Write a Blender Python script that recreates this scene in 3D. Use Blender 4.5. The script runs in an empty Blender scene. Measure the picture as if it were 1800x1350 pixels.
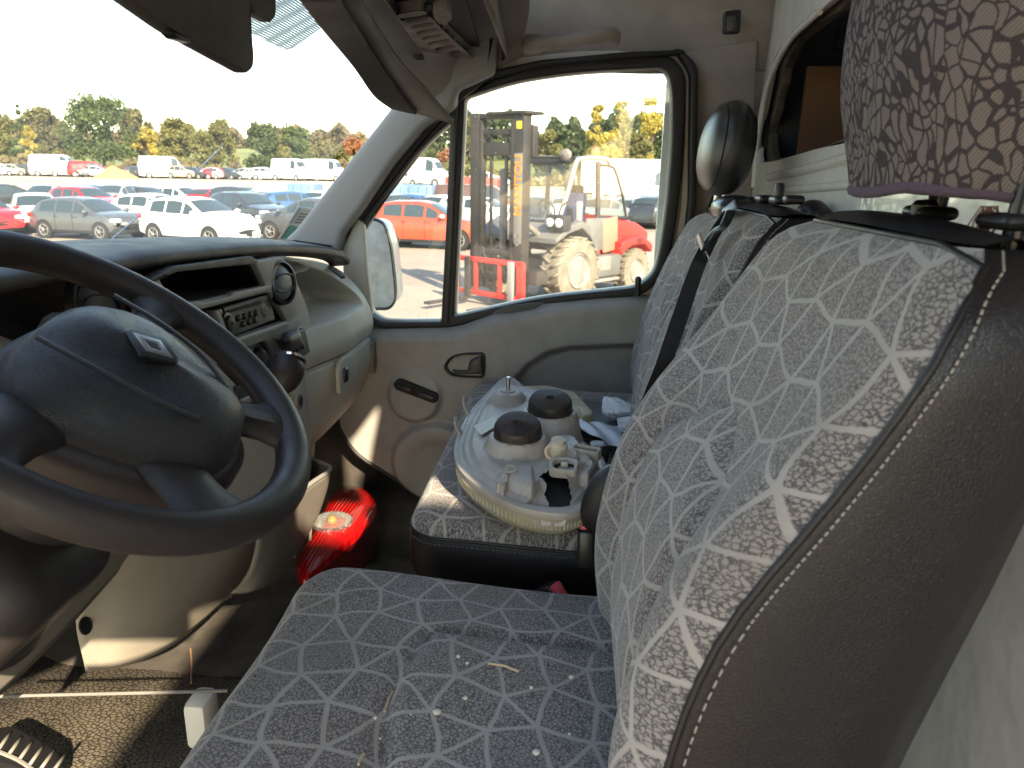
import bpy, bmesh, math, random
from math import radians, sin, cos, pi, sqrt
from mathutils import Vector, Matrix
random.seed(7)
sc = bpy.context.scene
COL = sc.collection
# ---------------------------------------------------------------- camera
F = 1300.0; H = 2.1; GZ = -0.5
PITCH = radians(15.9); YAW = radians(4.4); ROLL = radians(1.0)
cf = Vector((cos(PITCH)*cos(YAW), cos(PITCH)*sin(YAW), -sin(PITCH)))
r0 = Vector((sin(YAW), -cos(YAW), 0)); u0 = r0.cross(cf)
cr_ = cos(ROLL)*r0 + sin(ROLL)*u0; cu = -sin(ROLL)*r0 + cos(ROLL)*u0
CP = Vector((0, 0, H))
cam = bpy.data.cameras.new("camera"); camo = bpy.data.objects.new("camera", cam); COL.objects.link(camo)
cam.sensor_width = 36; cam.lens = 36*F/1800; cam.clip_start = 0.02; cam.clip_end = 4000
camo.matrix_world = Matrix(((cr_.x, cu.x, -cf.x, 0), (cr_.y, cu.y, -cf.y, 0), (cr_.z, cu.z, -cf.z, H), (0, 0, 0, 1)))
cam.dof.use_dof = True; cam.dof.focus_distance = 1.25; cam.dof.aperture_fstop = 10.0
sc.camera = camo
# ---------------------------------------------------------------- sky, sun, exposure
SUN_AZ = radians(-150); SUN_EL = radians(33)
w = bpy.data.worlds.new("World"); sc.world = w; w.use_nodes = True
nt = w.node_tree; bg = nt.nodes['Background']
sky = nt.nodes.new('ShaderNodeTexSky'); sky.sky_type = 'NISHITA'; sky.sun_disc = False
sky.sun_elevation = SUN_EL; sky.sun_rotation = pi/2 - SUN_AZ; sky.dust_density = 0.6; sky.air_density = 1.2; sky.ozone_density = 2.5
nt.links.new(sky.outputs[0], bg.inputs[0]); bg.inputs[1].default_value = 0.14
sun = bpy.data.lights.new("sun", 'SUN'); so = bpy.data.objects.new("sun", sun); COL.objects.link(so)
sun.energy = 4.2; sun.angle = radians(0.6); sun.color = (1.0, 0.93, 0.82)
sd = Vector((cos(SUN_EL)*cos(SUN_AZ), cos(SUN_EL)*sin(SUN_AZ), sin(SUN_EL)))
so.rotation_euler = sd.to_track_quat('Z', 'Y').to_euler()
vs = sc.view_settings; vs.view_transform = 'Standard'; vs.look = 'None'; vs.gamma = 1; vs.exposure = 2.12
try:
    vs.use_white_balance = True; vs.white_balance_temperature = 8400; vs.white_balance_tint = 10
except AttributeError: pass
sc.cycles.max_bounces = 10; sc.cycles.transparent_max_bounces = 16
sc.cycles.sample_clamp_indirect = 8

# ---------------------------------------------------------------- helpers
def ray(a, b): return cf + cr_*((a-900)/F) + cu*((675-b)/F)
def P(a, b, X=None, Y=None, Z=None, D=None):
    d = ray(a, b)
    t = X/d.x if X is not None else Y/d.y if Y is not None else (Z-H)/d.z if Z is not None else D
    return CP + d*t
def PP(a, b, pt, n):
    d = ray(a, b); return CP + d*((pt-CP).dot(n)/d.dot(n))
def pX(c, pts): return [(lambda q: (q.y, q.z))(P(a, b, X=c)) for a, b in pts]
def pY(c, pts): return [(lambda q: (q.x, q.z))(P(a, b, Y=c)) for a, b in pts]
def pZ(c, pts): return [(lambda q: (q.x, q.y))(P(a, b, Z=c)) for a, b in pts]
def MX(c): return lambda a, b, w: Vector((c-w, a, b))
def MY(c): return lambda a, b, w: Vector((a, c-w, b))
def MZ(c): return lambda a, b, w: Vector((a, b, c+w))
def frame(o, e1, e2):
    e1 = e1.normalized(); n = e1.cross(e2).normalized(); e2 = n.cross(e1)
    return lambda a, b, w: o + e1*a + e2*b + n*w

def lin(c):
    return tuple((x/12.92 if x <= 0.04045 else ((x+0.055)/1.055)**2.4) for x in c)
def mat(name, col, rough=0.6, metal=0.0, bump=None, var=None, spec=0.5, coat=0.0, col2=None, alpha=None, sheen=0, trans=0, emit=None):
    """bump=(scale,strength,dist,kind) var=(scale,amount)"""
    m = bpy.data.materials.new(name); m.use_nodes = True
    n = m.node_tree.nodes; l = m.node_tree.links; b = n['Principled BSDF']
    b.inputs['Base Color'].default_value = (*col, 1); b.inputs['Roughness'].default_value = rough
    b.inputs['Metallic'].default_value = metal; b.inputs['Specular IOR Level'].default_value = spec
    b.inputs['Coat Weight'].default_value = coat
    b.inputs['Sheen Weight'].default_value = sheen; b.inputs['Transmission Weight'].default_value = trans
    if emit: b.inputs['Emission Color'].default_value = (*emit[0], 1); b.inputs['Emission Strength'].default_value = emit[1]
    tc = n.new('ShaderNodeTexCoord')
    if var:
        t = n.new('ShaderNodeTexNoise'); t.inputs['Scale'].default_value = var[0]; t.inputs['Detail'].default_value = 6
        t.inputs['Roughness'].default_value = 0.6
        l.new(tc.outputs['Object'], t.inputs['Vector'])
        r = n.new('ShaderNodeValToRGB'); r.color_ramp.elements[0].position = 0.35; r.color_ramp.elements[1].position = 0.65
        c2 = col2 if col2 else tuple(x*(1-var[1]) for x in col)
        r.color_ramp.elements[0].color = (*c2, 1); r.color_ramp.elements[1].color = (*col, 1)
        l.new(t.outputs['Fac'], r.inputs[0]); l.new(r.outputs[0], b.inputs['Base Color'])
        mr = n.new('ShaderNodeMapRange'); mr.inputs[1].default_value = 0.3; mr.inputs[2].default_value = 0.7
        mr.inputs[3].default_value = min(1, rough+0.1); mr.inputs[4].default_value = max(0.05, rough-0.08)
        l.new(t.outputs['Fac'], mr.inputs[0]); l.new(mr.outputs[0], b.inputs['Roughness'])
    if bump:
        if bump[3] == 'v':
            t = n.new('ShaderNodeTexVoronoi'); t.feature = 'DISTANCE_TO_EDGE'; out = t.outputs['Distance']
        else:
            t = n.new('ShaderNodeTexNoise'); t.inputs['Detail'].default_value = 4; out = t.outputs['Fac']
        t.inputs['Scale'].default_value = bump[0]; l.new(tc.outputs['Object'], t.inputs['Vector'])
        if bump[3] == 'v':
            mr = n.new('ShaderNodeMapRange'); mr.inputs[2].default_value = 0.12; l.new(out, mr.inputs[0]); out = mr.outputs[0]
        bp = n.new('ShaderNodeBump'); bp.inputs['Strength'].default_value = bump[1]; bp.inputs['Distance'].default_value = bump[2]
        l.new(out, bp.inputs['Height']); l.new(bp.outputs[0], b.inputs['Normal'])
    return m

def math_(n, l, op, a, b=None, c=None):
    x = n.new('ShaderNodeMath'); x.operation = op
    for i, v in enumerate((a, b, c)):
        if v is None: continue
        if isinstance(v, (int, float)): x.inputs[i].default_value = v
        else: l.new(v, x.inputs[i])
    return x.outputs[0]

def fabric(name, L=0.118, net=(0.33, 0.305, 0.285), fill=(0.265, 0.24, 0.225), ink=(0.068, 0.062, 0.066), warp=0.006, lw=0.0025):
    """woven seat cloth: a pale net of squares and triangles over a scribbled ground"""
    m = bpy.data.materials.new(name); m.use_nodes = True
    n = m.node_tree.nodes; l = m.node_tree.links; b = n['Principled BSDF']
    b.inputs['Roughness'].default_value = 0.9; b.inputs['Specular IOR Level'].default_value = 0.25; b.inputs['Sheen Weight'].default_value = 0.25
    uv = n.new('ShaderNodeUVMap'); uv.uv_map = 'UVMap'
    nz = n.new('ShaderNodeTexNoise'); nz.inputs['Scale'].default_value = 9; nz.inputs['Detail'].default_value = 1
    l.new(uv.outputs[0], nz.inputs['Vector'])
    sb = n.new('ShaderNodeVectorMath'); sb.operation = 'SUBTRACT'; sb.inputs[1].default_value = (0.5, 0.5, 0.5); l.new(nz.outputs['Color'], sb.inputs[0])
    sc_ = n.new('ShaderNodeVectorMath'); sc_.operation = 'SCALE'; sc_.inputs['Scale'].default_value = warp*6; l.new(sb.outputs[0], sc_.inputs[0])
    ad = n.new('ShaderNodeVectorMath'); l.new(uv.outputs[0], ad.inputs[0]); l.new(sc_.outputs[0], ad.inputs[1])
    dv = n.new('ShaderNodeVectorMath'); dv.operation = 'SCALE'; dv.inputs['Scale'].default_value = 1/L; l.new(ad.outputs[0], dv.inputs[0])
    sx = n.new('ShaderNodeSeparateXYZ'); l.new(dv.outputs[0], sx.inputs[0])
    M = lambda *a: math_(n, l, *a)
    a = 0.5176; res = []
    def fold(off):
        x = M('SUBTRACT', M('FRACT', M('ADD', sx.outputs[0], off[0]+10)), 0.5)
        y = M('SUBTRACT', M('FRACT', M('ADD', sx.outputs[1], off[1]+10)), 0.5)
        return x, y
    def rot(x, y, th):
        c, s = cos(th), sin(th)
        return M('ADD', M('MULTIPLY', x, c), M('MULTIPLY', y, s)), M('SUBTRACT', M('MULTIPLY', y, c), M('MULTIPLY', x, s))
    for off, th in (((0, 0), radians(15)), ((.5, .5), radians(-15))):
        x, y = fold(off); x, y = rot(x, y, th)
        qx = M('SUBTRACT', M('ABSOLUTE', x), a/2); qy = M('SUBTRACT', M('ABSOLUTE', y), a/2)
        ox = M('MAXIMUM', qx, 0.0); oy = M('MAXIMUM', qy, 0.0)
        outd = M('SQRT', M('ADD', M('MULTIPLY', ox, ox), M('MULTIPLY', oy, oy)))
        ind = M('MINIMUM', M('MAXIMUM', qx, qy), 0.0)
        res.append(M('ABSOLUTE', M('ADD', outd, ind)))
    for off, th in (((.5, 0), radians(45)), ((0, .5), radians(-45))):
        x, y = fold(off); x, y = rot(x, y, th)
        ox = M('MAXIMUM', M('SUBTRACT', M('ABSOLUTE', x), a/2), 0.0)
        res.append(M('SQRT', M('ADD', M('MULTIPLY', ox, ox), M('MULTIPLY', y, y))))
    d = res[0]
    for r in res[1:]: d = M('MINIMUM', d, r)
    mk = n.new('ShaderNodeMapRange'); mk.interpolation_type = 'SMOOTHSTEP'
    mk.inputs[1].default_value = lw/L*0.75; mk.inputs[2].default_value = lw/L*1.3; l.new(d, mk.inputs[0])
    # scribble
    nz2 = n.new('ShaderNodeTexNoise'); nz2.inputs['Scale'].default_value = 300; l.new(uv.outputs[0], nz2.inputs['Vector'])
    mx = n.new('ShaderNodeVectorMath'); mx.operation = 'SCALE'; mx.inputs['Scale'].default_value = 0.006; l.new(nz2.outputs['Color'], mx.inputs[0])
    ad2 = n.new('ShaderNodeVectorMath'); l.new(uv.outputs[0], ad2.inputs[0]); l.new(mx.outputs[0], ad2.inputs[1])
    v = n.new('ShaderNodeTexVoronoi'); v.feature = 'DISTANCE_TO_EDGE'; v.inputs['Scale'].default_value = 210; l.new(ad2.outputs[0], v.inputs['Vector'])
    r2 = n.new('ShaderNodeMapRange'); r2.inputs[1].default_value = 0.04; r2.inputs[2].default_value = 0.18; l.new(v.outputs['Distance'], r2.inputs[0])
    c1 = n.new('ShaderNodeMix'); c1.data_type = 'RGBA'; c1.inputs[6].default_value = (*ink, 1); c1.inputs[7].default_value = (*fill, 1); l.new(r2.outputs[0], c1.inputs[0])
    c2 = n.new('ShaderNodeMix'); c2.data_type = 'RGBA'; c2.inputs[6].default_value = (*net, 1)
    l.new(mk.outputs[0], c2.inputs[0]); l.new(c1.outputs[2], c2.inputs[7])
    # dirt
    dn = n.new('ShaderNodeTexNoise'); dn.inputs['Scale'].default_value = 11; dn.inputs['Detail'].default_value = 5; l.new(uv.outputs[0], dn.inputs['Vector'])
    dr = n.new('ShaderNodeMapRange'); dr.inputs[1].default_value = 0.5; dr.inputs[2].default_value = 0.75; dr.inputs[4].default_value = 0.35; l.new(dn.outputs['Fac'], dr.inputs[0])
    c3 = n.new('ShaderNodeMix'); c3.data_type = 'RGBA'; c3.inputs[7].default_value = (0.16, 0.13, 0.105, 1)
    l.new(dr.outputs[0], c3.inputs[0]); l.new(c2.outputs[2], c3.inputs[6]); l.new(c3.outputs[2], b.inputs['Base Color'])
    wv = n.new('ShaderNodeTexNoise'); wv.inputs['Scale'].default_value = 900; l.new(uv.outputs[0], wv.inputs['Vector'])
    h = M('ADD', M('MULTIPLY', r2.outputs[0], 0.6), wv.outputs['Fac'])
    bp = n.new('ShaderNodeBump'); bp.inputs['Strength'].default_value = 0.35; bp.inputs['Distance'].default_value = 0.001
    l.new(h, bp.inputs['Height']); l.new(bp.outputs[0], b.inputs['Normal'])
    return m

def glass(name, dust=0.08, specks=0.5, tint=(0.96, 0.98, 0.98), dcol=(0.75, 0.72, 0.66), scale=60):
    m = bpy.data.materials.new(name); m.use_nodes = True
    n = m.node_tree.nodes; l = m.node_tree.links; n.remove(n['Principled BSDF']); out = n['Material Output']
    tr = n.new('ShaderNodeBsdfTransparent'); tr.inputs[0].default_value = (*tint, 1)
    gl = n.new('ShaderNodeBsdfGlossy'); gl.inputs['Roughness'].default_value = 0.03
    m1 = n.new('ShaderNodeMixShader'); m1.inputs[0].default_value = .045; l.new(tr.outputs[0], m1.inputs[1]); l.new(gl.outputs[0], m1.inputs[2])
    df = n.new('ShaderNodeBsdfDiffuse'); df.inputs[0].default_value = (*dcol, 1)
    tl = n.new('ShaderNodeBsdfTranslucent'); tl.inputs[0].default_value = (*dcol, 1)
    m2 = n.new('ShaderNodeMixShader'); m2.inputs[0].default_value = 0.6; l.new(df.outputs[0], m2.inputs[1]); l.new(tl.outputs[0], m2.inputs[2])
    tc = n.new('ShaderNodeTexCoord')
    nz = n.new('ShaderNodeTexNoise'); nz.inputs['Scale'].default_value = 5; nz.inputs['Detail'].default_value = 7; l.new(tc.outputs['Object'], nz.inputs['Vector'])
    mr = n.new('ShaderNodeMapRange'); mr.inputs[1].default_value = 0.35; mr.inputs[2].default_value = 0.75
    mr.inputs[3].default_value = dust*0.5; mr.inputs[4].default_value = dust*2.0; l.new(nz.outputs['Fac'], mr.inputs[0])
    v = n.new('ShaderNodeTexVoronoi'); v.inputs['Scale'].default_value = scale; l.new(tc.outputs['Object'], v.inputs['Vector'])
    sp = n.new('ShaderNodeSeparateColor'); l.new(v.outputs['Color'], sp.inputs[0])
    th = math_(n, l, 'MULTIPLY', sp.outputs[0], 0.11)
    s1 = math_(n, l, 'LESS_THAN', v.outputs['Distance'], th)
    s2 = math_(n, l, 'MULTIPLY', s1, math_(n, l, 'GREATER_THAN', sp.outputs[1], 0.45))
    fac = math_(n, l, 'ADD', mr.outputs[0], math_(n, l, 'MULTIPLY', s2, specks))
    m3 = n.new('ShaderNodeMixShader'); l.new(fac, m3.inputs[0]); l.new(m1.outputs[0], m3.inputs[1]); l.new(m2.outputs[0], m3.inputs[2])
    l.new(m3.outputs[0], out.inputs[0]); return m

def thing(name, label, cat, loc=(0, 0, 0), group=None):
    o = bpy.data.objects.new(name, None); COL.objects.link(o); o.location = loc; o.empty_display_size = 0.1
    o['label'] = label; o['category'] = cat
    if group: o['group'] = group
    return o
def tag(o, label, cat, group=None):
    o['label'] = label; o['category'] = cat
    if group: o['group'] = group
    return o
def link(name, me, m, parent=None, smooth=True):
    o = bpy.data.objects.new(name, me); COL.objects.link(o)
    if m is not None:
        me.materials.clear(); me.materials.append(m)
    if smooth: me.polygons.foreach_set('use_smooth', [True]*len(me.polygons))
    if parent is not None:
        o.parent = parent
        if parent.type == 'EMPTY': o.matrix_parent_inverse = Matrix.Translation(-Vector(parent.location))
    return o
def from_bm(name, bm, m, parent=None, smooth=True, sharp=40):
    bmesh.ops.recalc_face_normals(bm, faces=bm.faces)
    if smooth and sharp:
        for e in bm.edges:
            if len(e.link_faces) == 2 and e.calc_face_angle(0) > radians(sharp): e.smooth = False
    me = bpy.data.meshes.new(name); bm.to_mesh(me); bm.free()
    return link(name, me, m, parent, smooth)
def mesh(name, V, Fc, m, parent=None, smooth=True, uvs=None, sharp=40):
    bm = bmesh.new(); vv = [bm.verts.new(v) for v in V]
    for f in Fc:
        try: bm.faces.new([vv[i] for i in f])
        except ValueError: pass
    if uvs:
        bm.verts.index_update()
        ul = bm.loops.layers.uv.new('UVMap')
        for f in bm.faces:
            for lp in f.loops: lp[ul].uv = uvs[lp.vert.index]
    return from_bm(name, bm, m, parent, smooth, sharp)
def cr(pts, n=6, closed=False):
    """Catmull-Rom through points"""
    pts = [Vector(p) for p in pts]; N = len(pts); out = []
    seg = N if closed else N-1
    for i in range(seg):
        if closed: p0, p1, p2, p3 = pts[i-1], pts[i], pts[(i+1) % N], pts[(i+2) % N]
        else:
            p1, p2 = pts[i], pts[i+1]; p0 = pts[i-1] if i else p1*2-p2; p3 = pts[i+2] if i+2 < N else p2*2-p1
        for k in range(n):
            t = k/n
            out.append(0.5*((2*p1)+(p2-p0)*t+(2*p0-5*p1+4*p2-p3)*t*t+(3*p1-p0-3*p2+p3)*t**3))
    if not closed: out.append(pts[-1])
    return out
def rnd(pts, r, n=5):
    pts = [Vector(p) for p in pts]; out = []; N = len(pts)
    for i in range(N):
        p = pts[i]; a = pts[i-1]-p; b = pts[(i+1) % N]-p
        rr = r[i] if isinstance(r, (list, tuple)) else r
        rr = min(rr, a.length*0.48, b.length*0.48)
        if rr < 1e-5: out.append(p); continue
        s = p+a.normalized()*rr; e = p+b.normalized()*rr
        for k in range(n+1):
            t = k/n; out.append(s*(1-t)**2+p*2*t*(1-t)+e*t*t)
    return out
def plate(name, loops, Mf, depth, m, parent=None, bevel=0.0, smooth=True, res=2):
    c = bpy.data.curves.new('tmp', 'CURVE'); c.dimensions = '2D'; c.fill_mode = 'BOTH'; c.extrude = depth/2
    c.bevel_depth = bevel; c.bevel_resolution = res; c.offset = -bevel
    for lp in loops:
        s = c.splines.new('POLY'); s.points.add(len(lp)-1); s.use_cyclic_u = True
        for i, p in enumerate(lp): s.points[i].co = (p[0], p[1], 0, 1)
    o = bpy.data.objects.new('tmp', c); COL.objects.link(o)
    dg = bpy.context.evaluated_depsgraph_get(); me = bpy.data.meshes.new_from_object(o.evaluated_get(dg))
    bpy.data.objects.remove(o); bpy.data.curves.remove(c)
    bm = bmesh.new(); bm.from_mesh(me); bpy.data.meshes.remove(me)
    bmesh.ops.remove_doubles(bm, verts=bm.verts, dist=1e-5)
    for v in bm.verts: v.co = Mf(v.co.x, v.co.y, v.co.z)
    return from_bm(name, bm, m, parent, smooth, 35)
def slab(name, loop, Mf, depth, m, parent=None, bevel=.004):
    bm = bmesh.new(); lp = [Vector(p) for p in loop]; c = sum(lp, Vector((0, 0)))/len(lp)
    rings = []
    for w_, k in ((-depth/2, bevel), (-depth/2+bevel, 0), (depth/2-bevel, 0), (depth/2, bevel)):
        rings.append([bm.verts.new(Mf(*(p+(c-p).normalized()*k), w_)) for p in lp])
    n = len(lp)
    for A_, B_ in zip(rings, rings[1:]):
        for i in range(n): bm.faces.new((A_[i], A_[(i+1) % n], B_[(i+1) % n], B_[i]))
    f1 = bm.faces.new(rings[0]); f2 = bm.faces.new(rings[-1]); bmesh.ops.triangulate(bm, faces=[f1, f2])
    return from_bm(name, bm, m, parent, True, 35)
def text_mesh(name, txt, size, Mf, depth, m, parent=None, bold=0.0, vertical=False):
    c = bpy.data.curves.new('tmp', 'FONT'); c.body = txt; c.size = size; c.extrude = depth; c.offset = bold
    c.align_x = 'CENTER'; c.align_y = 'CENTER'
    o = bpy.data.objects.new('tmp', c); COL.objects.link(o)
    dg = bpy.context.evaluated_depsgraph_get(); me = bpy.data.meshes.new_from_object(o.evaluated_get(dg))
    bpy.data.objects.remove(o); bpy.data.curves.remove(c)
    for v in me.vertices: v.co = Mf(v.co.x, v.co.y, v.co.z)
    return link(name, me, m, parent, False)
def tube_bm(bm, pts, r, closed=False, res=10, flat=1.0, cap=True):
    pts = [Vector(p) for p in pts]; N = len(pts); rings = []; up = None
    for i, p in enumerate(pts):
        t = (pts[(i+1) % N]-pts[i-1]) if closed else (pts[min(i+1, N-1)]-pts[max(i-1, 0)])
        t.normalize()
        if up is None: up = t.orthogonal().normalized() if abs(t.z) > 0.9 else Vector((0, 0, 1))
        s = t.cross(up)
        if s.length < 1e-6: s = t.orthogonal()
        s.normalize(); up = s.cross(t).normalized()
        rr = r[i] if isinstance(r, (list, tuple)) else r
        rings.append([bm.verts.new(p+s*rr*cos(2*pi*k/res)+up*rr*flat*sin(2*pi*k/res)) for k in range(res)])
    for i in range(N if closed else N-1):
        A, B = rings[i], rings[(i+1) % N]
        off = 0
        if closed and i == N-1:
            off = min(range(res), key=lambda o: sum((A[k].co-B[(k+o) % res].co).length for k in range(res)))
        for k in range(res): bm.faces.new((A[k], A[(k+1) % res], B[(k+1+off) % res], B[(k+off) % res]))
    if cap and not closed:
        bm.faces.new(rings[0]); bm.faces.new(rings[-1])
def tube(name, pts, r, m, parent=None, closed=False, res=10, flat=1.0):
    bm = bmesh.new(); tube_bm(bm, pts, r, closed, res, flat); return from_bm(name, bm, m, parent, True, 50)
def box_bm(bm, c, s, rot=None, bevel=0.0, seg=2):
    r = bmesh.ops.create_cube(bm, size=1); vs_ = r['verts']
    bmesh.ops.scale(bm, vec=Vector(s), verts=vs_)
    if bevel:
        es = list({e for v in vs_ for e in v.link_edges})
        rb = bmesh.ops.bevel(bm, geom=es, offset=bevel, segments=seg, profile=0.5, affect='EDGES')
        vs_ = list({v for v in vs_ if v.is_valid} | set(rb['verts']) | {v for f in rb['faces'] for v in f.verts})
    if rot is not None: bmesh.ops.rotate(bm, matrix=rot, verts=vs_)
    bmesh.ops.translate(bm, vec=Vector(c), verts=vs_)
def box(name, c, s, m, parent=None, rot=None, bevel=0.0, seg=2):
    bm = bmesh.new(); box_bm(bm, c, s, rot, bevel, seg); return from_bm(name, bm, m, parent, True, 30)
def lathe_bm(bm, prof, Mf, n=32, cap=True, mod=None):
    """prof = [(r,h)] ; Mf(a,b,w) maps"""
    rings = []
    for r, h in prof:
        ring = []
        for k in range(n):
            t = 2*pi*k/n; rr = r*(mod(t, h) if mod else 1)
            ring.append(bm.verts.new(Mf(rr*cos(t), rr*sin(t), h)))
        rings.append(ring)
    for A, B in zip(rings, rings[1:]):
        for k in range(n): bm.faces.new((A[k], A[(k+1) % n], B[(k+1) % n], B[k]))
    if cap:
        bm.faces.new(rings[0]); bm.faces.new(rings[-1])
def lathe(name, prof, Mf, m, parent=None, n=32, mod=None, sharp=35):
    bm = bmesh.new(); lathe_bm(bm, prof, Mf, n, True, mod); return from_bm(name, bm, m, parent, True, sharp)
def grid(name, rows, m, parent=None, nu=5, nv=5, thick=0.0, sharp=60):
    """smooth patch through rows of 3-D points"""
    R = [cr(r, nu) for r in rows]; cols = len(R[0])
    Cc = [cr([R[i][j] for i in range(len(R))], nv) for j in range(cols)]
    rr = len(Cc[0]); V = [Cc[j][i] for i in range(rr) for j in range(cols)]
    Fc = [(i*cols+j, i*cols+j+1, (i+1)*cols+j+1, (i+1)*cols+j) for i in range(rr-1) for j in range(cols-1)]
    o = mesh(name, V, Fc, m, parent, True, None, sharp)
    if thick:
        md = o.modifiers.new('thickness', 'SOLIDIFY'); md.thickness = abs(thick); md.offset = 0
    return o
def hfield(name, f, u0_, u1, v0, v1, nu, nv, m, parent=None, keep=None, sharp=70):
    V = []; Fc = []
    for i in range(nv+1):
        for j in range(nu+1): V.append(f(u0_+(u1-u0_)*j/nu, v0+(v1-v0)*i/nv))
    for i in range(nv):
        for j in range(nu):
            if keep and not keep(u0_+(u1-u0_)*(j+.5)/nu, v0+(v1-v0)*(i+.5)/nv): continue
            Fc.append((i*(nu+1)+j, i*(nu+1)+j+1, (i+1)*(nu+1)+j+1, (i+1)*(nu+1)+j))
    bm = bmesh.new(); vv = [bm.verts.new(v) for v in V]
    for q in Fc: bm.faces.new([vv[i] for i in q])
    bmesh.ops.delete(bm, geom=[v for v in bm.verts if not v.link_faces], context='VERTS')
    return from_bm(name, bm, m, parent, True, sharp)
def ss(a, b, x):
    t = max(0.0, min(1.0, (x-a)/(b-a))); return t*t*(3-2*t)
def lerp_tab(tab, x):
    if x <= tab[0][0]: return tab[0][1]
    for (a, va), (b, vb) in zip(tab, tab[1:]):
        if x <= b: return va+(vb-va)*(x-a)/(b-a)
    return tab[-1][1]
def smooth_tab(tab, x, h=0.03):
    return sum(lerp_tab(tab, x+k*h/2) for k in (-2, -1, 0, 1, 2))/5
def inside(poly, x, y):
    c = False; n = len(poly)
    for i in range(n):
        x1, y1 = poly[i][0], poly[i][1]; x2, y2 = poly[i-1][0], poly[i-1][1]
        if (y1 > y) != (y2 > y) and x < (x2-x1)*(y-y1)/(y2-y1)+x1: c = not c
    return c
def copy_tree(o, parent=None):
    c = o.copy(); COL.objects.link(c)
    if parent is not None: c.parent = parent
    for ch in o.children: copy_tree(ch, c)
    return c

# ---------------------------------------------------------------- materials
M_dark = mat('dark_dash_plastic', (0.042, 0.037, 0.038), 0.5, bump=(900, .25, .0006, 'v'), var=(14, .2))
M_wheel = mat('worn_wheel_rubber', (0.036, 0.029, 0.028), 0.46, bump=(700, .12, .0004, 'n'), var=(16, .3))
M_airbag = mat('airbag_cover_grain', (0.030, 0.032, 0.037), 0.4, bump=(420, .55, .0009, 'v'), var=(22, .25))
M_beige = mat('beige_trim_plastic', (0.44, 0.395, 0.325), 0.55, bump=(700, .12, .0005, 'n'), var=(9, .14))
M_beige_lt = mat('pale_dash_plastic', (0.50, 0.48, 0.41), 0.5, bump=(700, .12, .0005, 'n'), var=(9, .1))
M_beige_dk = mat('taupe_trim_plastic', (0.20, 0.18, 0.155), 0.55, bump=(700, .12, .0005, 'n'), var=(9, .1))
M_grey_trim = mat('grey_facia_plastic', (0.30, 0.293, 0.28), 0.5, bump=(800, .12, .0005, 'n'), var=(12, .1))
M_door = mat('grey_door_plastic', (0.31, 0.298, 0.275), 0.55, bump=(600, .25, .0006, 'n'), var=(11, .2))
M_door_lo = mat('door_lower_plastic', (0.13, 0.125, 0.115), 0.6, bump=(600, .15, .0006, 'n'), var=(7, .12))
M_pillar = mat('pillar_trim', (0.29, 0.29, 0.275), 0.5, bump=(500, .1, .0005, 'n'))
M_black = mat('black_plastic', (0.012, 0.012, 0.013), 0.35, bump=(600, .1, .0004, 'n'))
M_blackm = mat('matt_black', (0.012, 0.012, 0.012), 0.8)
M_rubber = mat('black_window_seal', (0.014, 0.014, 0.015), 0.55, bump=(300, .1, .0005, 'n'))
M_liner = mat('headlining', (0.38, 0.335, 0.30), 0.85, bump=(350, .25, .0008, 'n'), var=(5, .3))
M_liner_dk = mat('visor_vinyl_brown', (0.075, 0.06, 0.052), 0.7, bump=(400, .2, .0006, 'n'), var=(10, .2))
M_visor = mat('visor_vinyl_grey', (0.22, 0.20, 0.175), 0.7, bump=(400, .2, .0006, 'n'), var=(8, .2))
M_leather = mat('black_leatherette', (0.012, 0.0095, 0.011), 0.40, bump=(330, .3, .0008, 'v'), var=(9, .15))
M_cloth = fabric('seat_cloth')
M_thread = mat('seam_thread', (0.33, 0.30, 0.26), 0.8)
M_white = mat('white_van_paint', (0.74, 0.73, 0.68), 0.16, bump=(4.5, .5, .03, 'n'), var=(6, .1), coat=0.6)
M_white_s = mat('white_door_paint', (0.66, 0.66, 0.62), 0.25, coat=0.4)
M_ply = mat('cargo_plywood', (0.20, 0.085, 0.03), 0.65, bump=(90, .2, .001, 'n'), var=(4, .35))
M_felt = mat('felt_edge', (0.11, 0.09, 0.07), 0.95, bump=(120, .6, .003, 'n'), var=(25, .4))
M_metal = mat('bright_steel', (0.55, 0.55, 0.55), 0.25, 1.0)
M_chrome = mat('chrome', (0.8, 0.8, 0.8), 0.12, 1.0)
M_glass = glass('windscreen_glass', 0.10, 0.6, scale=28)
M_glass2 = glass('dusty_side_glass', 0.022, 0.6, scale=55)
M_floor = None

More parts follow.
